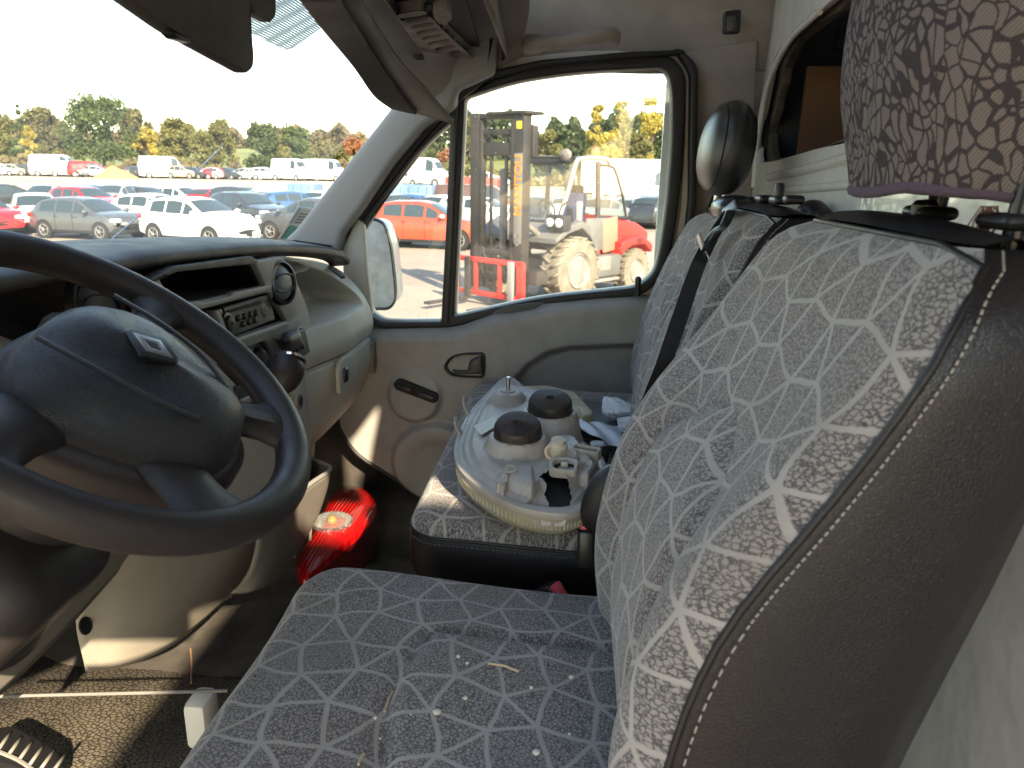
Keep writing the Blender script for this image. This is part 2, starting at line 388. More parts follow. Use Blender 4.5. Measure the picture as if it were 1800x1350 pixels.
def floor_material():
    m = bpy.data.materials.new('pebbled_floor_rubber'); m.use_nodes = True
    n = m.node_tree.nodes; l = m.node_tree.links; b = n['Principled BSDF']
    tc = n.new('ShaderNodeTexCoord')
    mp = n.new('ShaderNodeMapping'); mp.inputs['Scale'].default_value = (1, 0.75, 1); l.new(tc.outputs['Object'], mp.inputs[0])
    v = n.new('ShaderNodeTexVoronoi'); v.feature = 'DISTANCE_TO_EDGE'; v.inputs['Scale'].default_value = 130; l.new(mp.outputs[0], v.inputs['Vector'])
    r = n.new('ShaderNodeMapRange'); r.inputs[2].default_value = 0.16; l.new(v.outputs['Distance'], r.inputs[0])
    nz = n.new('ShaderNodeTexNoise'); nz.inputs['Scale'].default_value = 8; nz.inputs['Detail'].default_value = 6; l.new(tc.outputs['Object'], nz.inputs['Vector'])
    rr = n.new('ShaderNodeValToRGB'); rr.color_ramp.elements[0].position = .35; rr.color_ramp.elements[1].position = .7
    rr.color_ramp.elements[0].color = (0.07, 0.06, 0.048, 1); rr.color_ramp.elements[1].color = (0.17, 0.14, 0.10, 1); l.new(nz.outputs['Fac'], rr.inputs[0])
    mx = n.new('ShaderNodeMix'); mx.data_type = 'RGBA'; mx.inputs[6].default_value = (0.02, 0.017, 0.015, 1)
    l.new(r.outputs[0], mx.inputs[0]); l.new(rr.outputs[0], mx.inputs[7]); l.new(mx.outputs[2], b.inputs['Base Color'])
    b.inputs['Roughness'].default_value = 0.6
    bp = n.new('ShaderNodeBump'); bp.inputs['Strength'].default_value = 0.8; bp.inputs['Distance'].default_value = 0.002
    l.new(r.outputs[0], bp.inputs['Height']); l.new(bp.outputs[0], b.inputs['Normal'])
    return m
M_floor = floor_material()
M_carpet = mat('dirty_carpet', (0.085, 0.072, 0.06), 0.95, bump=(500, .8, .002, 'n'), var=(9, .6))
DX = 2.05       # plane of the passenger door

# ================================================================= VAN CAB SHELL
cab = thing('van_cab', 'white van cab shell with grey headlining, beige pillars and a cut-open painted bulkhead', 'van cab', (1.1, 0.2, 1.0))
box('floor', (1.15, 0.55, 1.04), (2.0, 2.1, 0.02), M_floor, cab)
hfield('footwell_carpet', lambda u, v: Vector((u, v, 1.054 + 0.10*ss(1.9, 2.1, u) + 0.35*ss(1.05, 1.5, v) + 0.004*sin(u*31)*sin(v*23))),
       1.3, 2.1, -0.45, 1.5, 40, 60, M_carpet, cab)
box('firewall', (1.15, 1.58, 1.3), (2.1, 0.04, .7), M_carpet, cab)
# bulkhead with the jagged hole into the load bay
BY = -0.48
hole_px = [(1346, 286), (1337, 262), (1336, 235), (1346, 190), (1354, 150), (1364, 108), (1386, 72), (1420, 40), (1455, 12), (1495, -18), (1540, -40), (1680, -60),
           (1900, -70), (2050, 60), (2060, 190), (1900, 160), (1700, 202), (1520, 243), (1480, 254), (1440, 262)]
hole = [Vector(p) for p in pY(BY, hole_px)]
hole_s = cr(hole, 3, True)
outer = [(0.12, 0.95), (2.09, 0.95), (2.09, 2.25), (2.02, 2.62), (1.8, 2.85), (0.3, 2.85), (0.12, 2.5)]
bulk = plate('bulkhead', [outer, hole_s], MY(BY), 0.012, M_white, cab, 0.003)
# pressed ribs and swages on the bulkhead
def ribx(pts, r, flat=.5):
    q = [P(a, b, Y=BY+.008) for a, b in pts]; return tube('swage_rib', cr(q, 4), r, M_white, bulk, res=12)
ribx([(1352, 312), (1430, 295), (1520, 270), (1640, 243), (1800, 205)], 0.011)
ribx([(1365, 336), (1440, 330), (1530, 322), (1700, 306), (1900, 285)], 0.009)
ribx([(1318, -20), (1305, 60), (1296, 120), (1292, 180), (1305, 240), (1322, 330)], 0.016)
ribx([(1325, 330), (1333, 240), (1350, 150), (1385, 75), (1440, 20)], 0.008)
plate('felt_edge', [[p+(p-Vector((sum(q[0] for q in hole)/len(hole), sum(q[1] for q in hole)/len(hole)))).normalized()*.03 for p in hole_s],
      [p-(p-Vector((1.2, 2.33))).normalized()*(.026+.008*sin(i*1.7)+.006*sin(i*.6)) for i, p in enumerate(hole_s)]], MY(BY-.03), .014, M_felt, bulk, .004)
# load bay behind
for nm, c, s, m in (('plywood_lining', (1.98, -1.9, 1.68), (.02, 2.7, 1.36), M_ply), ('load_bay_side', (2.085, -1.9, 1.9), (.02, 2.83, 2.0), M_blackm),
                    ('load_bay_side', (0.17, -1.9, 1.9), (.02, 2.76, 2.0), M_blackm), ('load_bay_roof', (1.1, -1.9, 2.88), (1.84, 2.76, .02), M_blackm),
                    ('load_bay_end', (1.1, -3.3, 1.9), (1.84, .02, 2.0), M_ply), ('load_bay_floor', (1.1, -1.9, .93), (1.84, 2.76, .02), M_ply)):
    box(nm, c, s, m, cab)
box('side_closing_panel', (2.11, -.42, 1.8), (.02, .38, 1.8), M_white, cab)
for y in (-.75, -1.5, -2.3):
    box('body_rib', (1.955, y, 2.6), (.04, .05, .5), M_blackm, cab, bevel=.005)
box('cant_rail', (1.96, -1.9, 2.42), (.05, 2.6, .05), M_blackm, cab, bevel=.008)
# headlining: side roll above the door, roof
def liner_f(u, v):   # u = Y, v 0..1 from door seal to roof centre
    x = 2.09 - 0.05*v - 0.95*max(0, v-.3)**1.3*1.5
    z = 2.36 + 0.42*ss(0, .75, v)
    z += 0.006*sin(u*9+v*4)
    d = ss(.28, .40, v)*(1-ss(.40, .66, v))*ss(-.16, -.10, u)*(1-ss(.13, .2, u))
    return Vector((x+.035*d, u, z))
def behind_glass(p, m=.03): return p.y < .84+.10*(1-((p.x-1.14)/.95)**2)-.894*(p.z-1.91)-m
hfield('headlining', liner_f, -0.48, 0.75, 0, 1.0, 60, 40, M_liner, cab, lambda u, v: behind_glass(liner_f(u, v)))
hfield('headlining_centre', lambda u, v: Vector((u, v, 2.79-.02*((u-1.1)/.9)**2-.14*ss(-.05, .22, v))), .1, 1.25, -.48, .24, 20, 24, M_liner, cab)
plate('outer_roof', [rnd([(.1, -.6), (2.1, -.6), (2.05, .15), (1.7, .26), (.5, .26), (.15, .15)], .1)], MZ(2.9), .02, M_white_s, cab)
# B pillar trim
plate('pillar_trim', [rnd(pX(2.085, [(1196, 95), (1330, 70), (1325, 160), (1322, 330), (1300, 520), (1180, 640), (1150, 620), (1196, 500), (1213, 350)]), .015)], MX(2.085), .02, M_liner, cab, .005)
plate('belt_anchor', [rnd(pX(2.05, [(1269, 24), (1299, 20), (1297, 62), (1268, 63)]), .008)], MX(2.03), .012, M_black, cab, .003)
plate('anchor_slider', [rnd(pX(2.02, [(1276, 30), (1292, 28), (1291, 56), (1275, 58)]), .006)], MX(2.012), .01, mat('dark_slider', (.05, .05, .05), .3), cab, .002)
lathe('coat_hook', [(.0, 0), (.012, 0), (.014, .02), (.009, .03), (0, .031)], frame(P(1229, 284, X=2.07), Vector((0, 1, 0)), Vector((0, 0, 1))), M_black, cab)
tube('belt_strap', [P(1262, 340, X=2.05), P(1240, 400, X=2.05), P(1222, 470, X=2.05), P(1195, 560, X=2.05)], .022, M_blackm, cab, res=6, flat=.08)
box('door_rail', (.10, -.26, 2.70), (.05, .40, .34), M_liner, cab, bevel=.01)  # unseen rail added over the driver door, height set to block sun
plate('front_door_frame', [[(.030, 2.15), (.036, 2.10), (.22, 2.08), (.45, 1.95), (.75, 1.81), (.95, 1.75), (1.0, 1.80), (.8, 2.5), (.5, 3.1), (-.22, 3.1), (-.22, 2.30), (-.05, 2.20)]], MX(.022), .016, M_liner, cab, .003)  # added out-of-view plate, outline shaped to keep sun off the steering wheel
box('rear_door_pillar', (.17, -.46, 1.7), (.07, .10, 1.5), M_liner, cab, bevel=.02)
grid('header_trim', [[P(545, -60, X=1.40), P(610, 40, X=1.62), P(680, 120, X=1.86), P(735, 180, X=1.98)], [P(640, -60, X=1.45), P(690, 30, X=1.7), P(740, 110, X=1.9), P(790, 165, X=2.0)], [P(760, -60, X=1.6), P(790, 30, X=1.82), P(830, 90, X=2.0), P(850, 130, X=2.04)], [P(930, -60, X=1.8), P(930, 20, X=1.95), P(920, 70, X=2.04), P(920, 100, X=2.075)]], M_liner, cab, 5, 5)
# windscreen pillar trim, both sides
apil = [(690, 188), (690, 40), (880, 40), (870, 130), (806, 160), (800, 190), (745, 225), (690, 290), (640, 365), (605, 412), (598, 445), (492, 430), (520, 404)]
plate('windscreen_pillar', [rnd(pX(2.0, apil), .012)], MX(2.03), .05, M_pillar, cab, .02, res=4)
plate('pillar_seal', [rnd(pX(2.05, [(800, 168), (812, 178), (740, 255), (672, 345), (634, 395), (622, 450), (604, 452), (612, 400), (668, 318), (742, 215)]), .006)], MX(2.052), .03, M_rubber, cab, .006)
plate('pillar_cover', [rnd(pX(2.0, [(622, 385), (634, 392), (640, 470), (650, 560), (600, 520), (596, 440)]), .012)], MX(2.04), .02, M_beige_lt, cab, .005)
def wsf(u, v):   # windscreen surface: u X, v Z
    return Vector((u, .84+.10*(1-((u-1.14)/.95)**2)-.894*(v-1.91), v))
hfield('windscreen', wsf, .14, 2.04, 1.6, 2.62, 24, 16, M_glass, cab)
WSN = Vector((0, .894, 1)).normalized()
WPT = Vector((0, .84+.05, 1.91))
def on_ws(a, b, back=.004):
    q = P(a, b, D=1)-CP; t = .3
    for _ in range(60):
        p = CP+q*t; s = wsf(p.x, p.z); t += (s.y-p.y)/max(.3, q.y+.894*q.z)*.7
    p = CP+q*t; return Vector((p.x, wsf(p.x, p.z).y, p.z))-WSN*back
M_crack = mat('glass_crack', (.75, .85, 1.0), .2, trans=.3)
crk = tube('windscreen_crack', [on_ws(*p) for p in ((392, 248), (375, 268), (355, 287), (332, 303))], [.0003, .0013, .0016, .0004], M_crack, cab, res=5)
tube('windscreen_crack', [on_ws(*p) for p in ((262, 352), (235, 382), (205, 408), (175, 432), (150, 450))], [.0004, .0012, .0015, .001, .0004], M_crack, cab, res=5)
dot = bpy.data.materials.new('dotted_sun_band'); dot.use_nodes = True
_n = dot.node_tree.nodes; _l = dot.node_tree.links; _b = _n['Principled BSDF']; _b.inputs['Base Color'].default_value = (.10, .13, .17, 1); _b.inputs['Roughness'].default_value = .5
_t = _n.new('ShaderNodeTexCoord'); _v = _n.new('ShaderNodeTexVoronoi'); _v.inputs['Scale'].default_value = 330; _v.inputs['Randomness'].default_value = 0; _l.new(_t.outputs['Object'], _v.inputs['Vector'])
_m = math_(_n, _l, 'LESS_THAN', _v.outputs['Distance'], .62); _m = math_(_n, _l, 'MULTIPLY', _m, .93); _l.new(_m, _b.inputs['Alpha'])
bm = bmesh.new(); pp = [on_ws(*p) for p in ((425, -30), (426, 48), (470, 72), (500, 86), (512, 82), (560, 48), (620, -30))]
bm.faces.new([bm.verts.new(p) for p in pp]); bmesh.ops.triangulate(bm, faces=bm.faces); from_bm('sun_band', bm, dot, cab)
# front bodywork outside: bonnet and wing so that the cab is closed
hfield('bonnet', lambda u, v: Vector((u, v, 1.70-.28*ss(1.2, 2.3, v)-.9*max(0, v-1.95)**2)), .1, 2.1, 1.02, 2.4, 12, 14, M_white_s, cab)
box('wing_panel', (2.12, 1.6, 1.0), (.05, 1.3, 1.2), M_white_s, cab, bevel=.02)
box('kick_panel', (2.075, 1.05, 1.35), (.02, .95, .75), M_carpet, cab)
box('scuttle', (1.1, 1.12, 1.70), (1.9, .3, .06), M_black, cab, bevel=.01)

# ================================================================= PASSENGER DOOR
door = thing('passenger_door', 'grey plastic lined passenger door with black framed window beyond the seats', 'door', (2.05, .2, 1.0))
belt = sorted(pX(DX, [(640, 577), (700, 575), (785, 573), (810, 570), (867, 549), (955, 531), (1040, 523), (1100, 519), (1160, 518), (1230, 512)]))
belt_tab = [(y, z) for y, z in belt]
bot = sorted(pX(DX, [(560, 640), (600, 720), (608, 748), (640, 790), (700, 830), (740, 862), (790, 905), (860, 940), (1100, 990), (1300, 1000)]))
def door_keep(y, z):
    return z < lerp_tab(belt_tab, y)+.001 and z > lerp_tab(bot, y)
arm = cr([Vector(p) for p in pX(2.0, [(880, 700), (900, 668), (925, 640), (960, 618), (1000, 608), (1100, 604), (1180, 603), (1250, 900), (900, 900)])], 1, False)
def sdist(poly, x, y):
    d = 9; p = Vector((x, y)); n = len(poly)
    for i in range(n):
        a = Vector(poly[i][:2]); b = Vector(poly[i-1][:2]); ab = b-a
        t = max(0, min(1, (p-a).dot(ab)/max(1e-9, ab.dot(ab)))); d = min(d, (a+ab*t-p).length)
    return -d if inside(poly, x, y) else d
sw = P(730, 695, X=2.0); sw2 = P(770, 812, X=2.0)
def door_f(y, z):
    top = lerp_tab(belt_tab, y)
    d = 0.045
    d -= 0.05*(max(0, z-(top-.035))/.035)**2
    d += 0.006*ss(.0, .05, z-1.2)
    da = sdist(arm, y, z); d -= 0.032*(1-ss(-.022, .004, da))
    q = sqrt((y-sw.y)**2+(z-sw.z)**2)
    d += 0.022*(1-ss(.066, .084, q))*(0.35+.65*ss(sw.z+.07, sw.z-.05, z))
    q = sqrt(((y-sw2.y)/1.1)**2+(z-sw2.z)**2)
    d += 0.03*(1-ss(.11, .13, q))*(1-.3*(1-ss(.05, .09, q)))
    return Vector((DX-d, y, min(z, top)))
hfield('door_card', door_f, -.5, .74, 0.98, 1.86, 250, 176, M_door, door, door_keep, 80)
edge = cr([door_f(y, z)+Vector((-.002, 0, 0)) for y, z in bot if y > -.3], 4)
tube('card_edge', edge, .006, M_rubber, door, res=8)
box('door_body', (2.12, .12, 1.10), (.04, 1.22, 1.06), M_white_s, door, bevel=.01)
box('sill_trim', (2.088, .30, 1.12), (.012, 1.4, .52), M_blackm, door)
# window frame, with quarter light and main glass openings
main_in = rnd(pX(DX, [(818, 172), (900, 144), (1010, 127), (1172, 119), (1181, 160), (1181, 250), (1172, 360), (1160, 440), (1150, 480), (1120, 505), (1044, 513), (955, 522), (870, 540), (799, 557)]), [.012, .2, .2, .045, .1, .1, .1, .05, .03, .05, .1, .1, .1, .01])
quart_in = rnd(pX(DX, [(794, 212), (740, 262), (680, 340), (650, 378), (634, 404), (636, 480), (650, 552), (672, 566), (776, 565)]), [.006, .1, .1, .03, .03, .1, .02, .03, .008])
fr_out = rnd(pX(DX, [(640, 392), (735, 262), (800, 178), (900, 122), (1010, 105), (1180, 97), (1206, 130), (1203, 240), (1192, 370), (1174, 470), (1135, 520), (1044, 525), (955, 535), (867, 553), (800, 575), (660, 577), (632, 540), (624, 430)]),
             [.02, .1, .05, .1, .1, .035, .06, .1, .1, .06, .05, .1, .1, .1, .04, .03, .03, .03])
plate('window_seal', [fr_out, main_in, quart_in], MX(DX+.01), .03, M_rubber, door, .006)
fr2 = rnd(pX(DX, [(1150, 98), (1190, 94), (1214, 128), (1212, 350), (1200, 450), (1168, 520), (1138, 522), (1180, 470), (1197, 370), (1205, 240), (1207, 140), (1186, 104)]), .02)
plate('door_frame', [fr2], MX(DX+.03), .02, mat('cream_door_paint', (.62, .58, .48), .35), door, .004)
ffo = rnd(pX(DX, [(625, 420), (735, 245), (795, 160), (900, 100), (1010, 86), (1190, 78), (1228, 110), (1226, 350), (1208, 470), (1170, 545), (1044, 540), (900, 560), (800, 585), (640, 590)]), .02)
plate('door_frame', [ffo, main_in, quart_in], MX(DX+.045), .02, bpy.data.materials['cream_door_paint'], door, .003)
fr3 = rnd(pX(DX, [(1180, 88), (1196, 88), (1225, 118), (1222, 350), (1208, 460), (1180, 540), (1168, 535), (1197, 455), (1209, 350), (1212, 130), (1192, 100)]), .02)
plate('door_aperture_seal', [fr3], MX(DX-.005), .03, M_rubber, door, .006)
fr4 = rnd(pX(DX, [(790, 178), (850, 130), (950, 108), (1100, 94), (1200, 90), (1204, 98), (1100, 104), (950, 119), (860, 142), (800, 186)]), .01)
plate('door_aperture_seal', [fr4], MX(DX-.012), .025, M_rubber, door, .006)
plate('window_divider_bar', [pX(DX-.012, [(794, 178), (806, 170), (788, 568), (778, 568)])], MX(DX-.014), .012, mat('divider_rubber', (.03, .03, .03), .35), door, .003)
plate('window_glass', [main_in], MX(DX+.02), .004, M_glass2, door)
plate('quarter_glass', [quart_in], MX(DX+.022), .004, M_glass2, door)
lathe('lock_button', [(0, 0), (.009, 0), (.0075, .03), (.009, .045), (.006, .052), (0, .053)], frame(P(1120, 520, X=2.02), Vector((1, 0, 0)), Vector((0, 1, 0))), M_black, door)
plate('demister_slot', [rnd(pX(2.01, [(862, 552), (885, 540), (930, 533), (958, 532), (940, 543), (900, 550)]), .008)], MX(2.012), .004, mat('slot_grey', (.08, .08, .078), .7), door, .001)
# interior handle
hp = rnd(pX(2.0, [(778, 645), (792, 624), (820, 619), (853, 619), (854, 642), (852, 664), (815, 663), (792, 660)]), [.02, .02, .01, .012, .01, .012, .02, .02])
hc = Vector((sum(p[0] for p in hp)/len(hp), sum(p[1] for p in hp)/len(hp)))
hin = [hc+(Vector(p)-hc)*.84 for p in hp]
hd = plate('handle_surround', [hp, hin], MX(1.998), .01, M_black, door, .004)
plate('handle_recess', [hp], MX(2.008), .004, M_blackm, door)
plate('door_handle', [rnd(pX(1.99, [(826, 634), (848, 624), (850, 656), (800, 657), (793, 650), (822, 652)]), .007)], MX(1.99), .01, M_black, door, .004)
# window switch in its round boss
swp = rnd(pX(1.97, [(690, 674), (700, 667), (768, 693), (771, 704), (762, 710), (694, 684)]), .008)
plate('switch_slot', [swp], MX(1.985), .022, M_blackm, door, .003)
plate('window_switch', [rnd(pX(1.97, [(700, 676), (724, 683), (722, 691), (700, 683)]), .004), rnd(pX(1.97, [(734, 688), (764, 698), (760, 706), (735, 697)]), .004)], MX(1.972), .008, M_black, door, .002)

# outside mirror of the passenger door
mir = thing('wing_mirror', 'dusty white wing mirror outside the quarter window', 'mirror', (2.3, .62, 1.7))
mo = rnd(pX(2.3, [(636, 390), (652, 380), (676, 388), (688, 430), (696, 500), (697, 530), (686, 545), (642, 545), (632, 480)]), .03)
plate('mirror_housing', [[Vector((sum(q[0] for q in mo)/len(mo), sum(q[1] for q in mo)/len(mo)))*.06+Vector(p)*.94 for p in mo]], MX(2.36), .09, M_white_s, mir, .02)
plate('mirror_rim', [mo, [Vector((sum(q[0] for q in mo)/len(mo), sum(q[1] for q in mo)/len(mo)))*.07+Vector(p)*.93 for p in mo]], MX(2.30), .012, M_black, mir, .004)
plate('mirror_glass', [[Vector((sum(q[0] for q in mo)/len(mo), sum(q[1] for q in mo)/len(mo)))*.07+Vector(p)*.93 for p in mo]], MX(2.296), .006, mat('dusty_mirror', (.85, .84, .80), .6, .0, bump=(60, .3, .002, 'n'), var=(30, .3)), mir)
box('mirror_arm', (2.2, .66, 1.63), (.2, .06, .06), M_black, mir, bevel=.02)

# grab handle over the door
gh = thing('grab_handle', 'grey moulded grab handle on the headlining above the door window', 'grab handle', (1.95, 0, 2.38))
pts = [P(930, 80, X=1.97), P(936, 78, X=1.925), P(960, 76, X=1.90), P(1005, 71, X=1.895), P(1040, 64, X=1.895), P(1062, 62, X=1.91), P(1078, 66, X=1.95)]
tube('grip', cr(pts, 5), [.016+.004*abs(i-15)/15 for i in range(31)], M_liner, gh, res=12)
for a, b in ((937, 78), (1073, 66)):
    q = P(a, b, X=1.96); box('mount', q, (.05, .05, .045), M_liner, gh, bevel=.018, seg=4)

# overhead console with speaker slots
oc = thing('overhead_console', 'dirty grey overhead storage console with a row of vent slots above the windscreen', 'overhead console', (1.7, .3, 2.4))
ZO = 2.385
oo = pZ(ZO, [(640, -60), (770, 128), (870, 108), (893, 96), (880, 60), (850, -20), (820, -80)])
slots = []
for i in range(9):
    t = i/8; a, b = 722+(800-722)*t, 16+(98-16)*t; hw_ = 23-5*t
    q = [(a-hw_, b+3), (a-hw_+6, b-1), (a+hw_-6, b-7), (a+hw_, b-6), (a+hw_, b-2), (a+hw_-6, b), (a-hw_+6, b+6)]
    slots.append(rnd(pZ(ZO, q), .008))
M_console = mat('console_plastic', (.27, .24, .205), .75, bump=(350, .25, .0008, 'n'), var=(7, .45), col2=(.12, .10, .085))
plate('console_tray', [rnd(oo, .05)]+slots, MZ(ZO), .012, M_console, oc, .004)
plate('slot_backing', [rnd(pZ(ZO+.02, [(650, -50), (768, 120), (850, 104), (800, -70)]), .02)], MZ(ZO+.02), .008, M_blackm, oc)
bm = bmesh.new()
lo = [Vector((p[0], p[1], ZO+.006)) for p in rnd(oo, .05)]
hi = [v+Vector((.02, .03, .14)) for v in lo]
A = [bm.verts.new(v) for v in lo]; B = [bm.verts.new(v) for v in hi]
for i in range(len(A)): bm.faces.new((A[i], A[(i+1) % len(A)], B[(i+1) % len(A)], B[i]))
from_bm('console_side', bm, M_liner, oc)
plate('reading_lamp', [rnd(pZ(ZO, [(760, 0), (790, -6), (796, 14), (780, 26), (765, 18)]), .02)], MZ(ZO-.01), .012, M_console, oc, .004)
cl = plate('visor_clip', [rnd(pZ(ZO, [(722, 96), (745, 92), (766, 108), (760, 124), (735, 122)]), .01)], MZ(ZO-.014), .02, M_visor, oc, .004)
plate('clip_hole', [rnd(pZ(ZO-.03, [(728, 102), (742, 99), (746, 106), (732, 109)]), .004)], MZ(ZO-.026), .004, M_blackm, oc)

# sun visors
pv = thing('sun_visor', 'folded grey passenger sun visor hanging beside the windscreen pillar', 'sun visor', (1.6, .4, 2.35))
XV = 1.75
def vis(rows, nm, m, th): return grid(nm, [[P(a, b, X=x) for a, b, x in r] for r in rows], m, pv, 5, 5, th)
vis([[(520, -20, 1.2), (566, 42, 1.4), (620, 110, 1.6), (655, 160, 1.72), (688, 184, 1.8)],
     [(552, -20, 1.2), (592, 40, 1.4), (640, 105, 1.6), (678, 155, 1.72), (712, 190, 1.8)],
     [(585, -20, 1.22), (625, 40, 1.42), (662, 100, 1.6), (698, 150, 1.72), (733, 195, 1.8)]], 'visor_frame', M_liner_dk, .02)
vis([[(595, -10, 1.3), (630, 50, 1.5), (665, 105, 1.65), (700, 155, 1.75), (733, 195, 1.82)],
     [(612, -10, 1.3), (650, 55, 1.5), (688, 115, 1.65), (732, 165, 1.75), (770, 206, 1.8)],
     [(628, -10, 1.3), (668, 60, 1.5), (708, 115, 1.65), (755, 165, 1.75), (796, 214, 1.8)]], 'visor_board', M_visor, .014)
dv_ = thing('sun_visor', 'dark brown driver sun visor hanging above the windscreen at the top edge', 'sun visor', (.75, .36, 2.2))
v1 = rnd(pY(.36, [(150, -40), (210, -2), (292, 58), (422, 130), (434, 124), (436, 96), (430, 66), (427, 20), (430, -40)]), [.01, .01, .02, .012, .012, .02, .02, .02, .01])
slab('visor_board', v1, MY(.36), .018, M_liner_dk, dv_, .005)
v2 = rnd(pY(.38, [(418, -40), (424, 20), (450, 30), (468, 41), (474, 28), (472, -40)]), .014)
slab('visor_hinge_cover', v2, MY(.38), .02, M_liner_dk, dv_, .005)
plate('visor_tab', [rnd(pY(.352, [(292, 55), (300, 68), (326, 76), (326, 70)]), .003)], MY(.352), .008, M_black, dv_, .002)

# ================================================================= DASHBOARD
dash = thing('dashboard', 'dashboard with dark hood, grey centre stack and pale glovebox side', 'dashboard', (1.2, .8, 1.5))
def xz(a, b, y=.6): return P(a, b, Y=y)
# dark hood: rear lip swept along X, running forward to the windscreen
lip = sorted([(q.x, q.z, .6) for q in (xz(30, 478), xz(130, 461), xz(200, 455), xz(300, 441), xz(400, 433), xz(480, 429), xz(560, 433), xz(600, 441))], key=lambda t: t[0])
lip = [(.28, 1.985, .60), (.5, 1.987, .60)]+lip+[(1.985, 1.872, .605)]
rowsH = []
for dy, dz in ((.05, -.026), (.004, -.020), (-.004, -.010), (.002, .0), (.03, .007), (.12, .012), (.28, .0), (.5, -.05)):
    rowsH.append([Vector((x, y+dy, z+dz-(.02*dy*20*0 if 0 else 0))) for x, z, y in lip])
grid('dash_hood', rowsH, M_dark, dash, 5, 4)
# dark binnacle behind the wheel
grid('binnacle', [[P(-60, 470, Y=.66), P(60, 478, Y=.66), P(150, 468, Y=.64), P(240, 478, Y=.63), P(290, 475, Y=.64)],
                  [P(-60, 520, Y=.70), P(40, 530, Y=.70), P(110, 540, Y=.68), P(180, 520, Y=.66), P(270, 520, Y=.66)],
                  [P(-60, 590, Y=.68), P(20, 598, Y=.68), P(90, 640, Y=.67), P(190, 640, Y=.66), P(290, 600, Y=.66)],
                  [P(-60, 680, Y=.68), P(20, 700, Y=.68), P(90, 730, Y=.67), P(190, 730, Y=.66), P(300, 700, Y=.66)]], M_dark, dash, 5, 5)
tube('panel_crease', cr([P(78, 500, Y=.655), P(105, 540, Y=.655), P(135, 590, Y=.65)], 4), .0022, M_blackm, dash, res=6)
vc = P(172, 545, Y=.62)
def vent(nm, c, R, m, e1=Vector((1, 0, 0)), e2=Vector((0, .25, 1)), par=dash):
    f = frame(c, e1, e2)
    o = lathe(nm, [(R*.80, -.012), (R*.82, .003), (R*.88, .007), (R*.97, .006), (R, 0), (R, -.006)], f, M_black, par, 40)
    lathe('vent_disc', [(0, .006), (R*.5, .0075), (R*.74, .002), (R*.76, -.012)], f, m, o, 36)
    bm = bmesh.new()
    for k in (-1, 1):
        tube_bm(bm, cr([f(R*.70*sin(a), k*(R*.16+R*.22*cos(a)), .0085) for a in (-1.2, -.6, 0, .6, 1.2)], 4), .0016, res=6)
    from_bm('vent_vane', bm, M_black, o)
    return o
vent('air_vent', vc, .052, M_dark)
# centre stack facia
YS = .6
st = [(250, 492), (300, 470), (436, 453), (446, 457), (470, 452), (487, 450), (502, 470), (512, 490), (524, 520), (534, 546), (541, 585), (546, 622), (540, 641), (528, 652), (470, 690), (400, 740), (330, 720), (280, 650), (240, 560)]
h1 = rnd(pY(YS, [(268, 490), (300, 476), (431, 459), (438, 462), (457, 500), (452, 504), (308, 536), (296, 536)]), .006)
h2 = rnd(pY(YS, [(300, 556), (334, 547), (461, 514), (467, 516), (496, 564), (492, 568), (402, 598), (394, 598), (360, 590)]), .006)
h3 = rnd(pY(YS, [(370, 640), (414, 614), (456, 599), (462, 602), (486, 645), (470, 660), (420, 690)]), .006)
plate('centre_stack', [rnd(pY(YS, st), .012), h1, h2, h3], MY(YS), .014, M_grey_trim, dash, .004)
for nm, hh, dp in (('storage_tray', h1, .12), ('radio_bay', h2, .045), ('climate_bay', h3, .02)):
    bm = bmesh.new(); A = [bm.verts.new((p[0], YS, p[1])) for p in hh]; B = [bm.verts.new((p[0], YS+dp, p[1])) for p in hh]
    for i in range(len(A)): bm.faces.new((A[i], A[(i+1) % len(A)], B[(i+1) % len(A)], B[i]))
    bm.faces.new(B); from_bm(nm, bm, M_blackm if nm == 'storage_tray' else M_dark, dash)
def strip(nm, pts, y, m, d=.008, bev=.002, par=dash, r=.003): return plate(nm, [rnd(pY(y, pts), r)], MY(y), d, m, par, bev)
strip('tray_brow', [(252, 494), (300, 468), (436, 450), (447, 458), (441, 464), (304, 478), (266, 494)], .590, M_dark, .012)
strip('tray_ledge', [(308, 536), (340, 528), (350, 532), (398, 520), (404, 514), (463, 502), (466, 511), (330, 548), (322, 545)], .592, M_grey_trim, .012)
strip('bay_ledge', [(393, 600), (496, 565), (500, 573), (404, 608)], .590, M_grey_trim, .016)
strip('bay_divider', [(366, 546), (374, 544), (392, 590), (386, 594)], .60, M_grey_trim, .02)
rad = thing('radio', 'dark grey car radio with disc slot and round knobs set in the centre stack', 'radio', (1.3, .61, 1.84))
strip('radio_body', [(374, 540), (459, 516), (469, 562), (392, 592)], .613, M_dark, .03, .003, rad)
strip('disc_slot', [(397, 546), (455, 529), (456, 534), (399, 550)], .596, M_blackm, .006, .001, rad, .002)
def on_y(a, b, y, dy=0): q = P(a, b, Y=y); return frame(q, Vector((1, 0, 0)), Vector((0, 0, 1)))
lathe('radio_knob', [(.0195, -.004), (.019, .005), (.014, .006), (.013, .012), (.004, .013), (0, .010)], on_y(396, 568, .598), M_black, rad, 28)
lathe('radio_knob', [(.015, -.004), (.0145, .003), (.010, .004), (0, .003)], on_y(462, 545, .598), M_black, rad, 24)
lathe('knob_ring', [(.0225, -.003), (.0225, .001), (.0205, .001), (.0205, -.003)], on_y(396, 568, .598), M_chrome, rad, 28)
lathe('power_button', [(.006, -.002), (.006, .003), (0, .0045)], on_y(385, 549, .597), mat('red_button', (.25, .02, .02), .3), rad, 14)
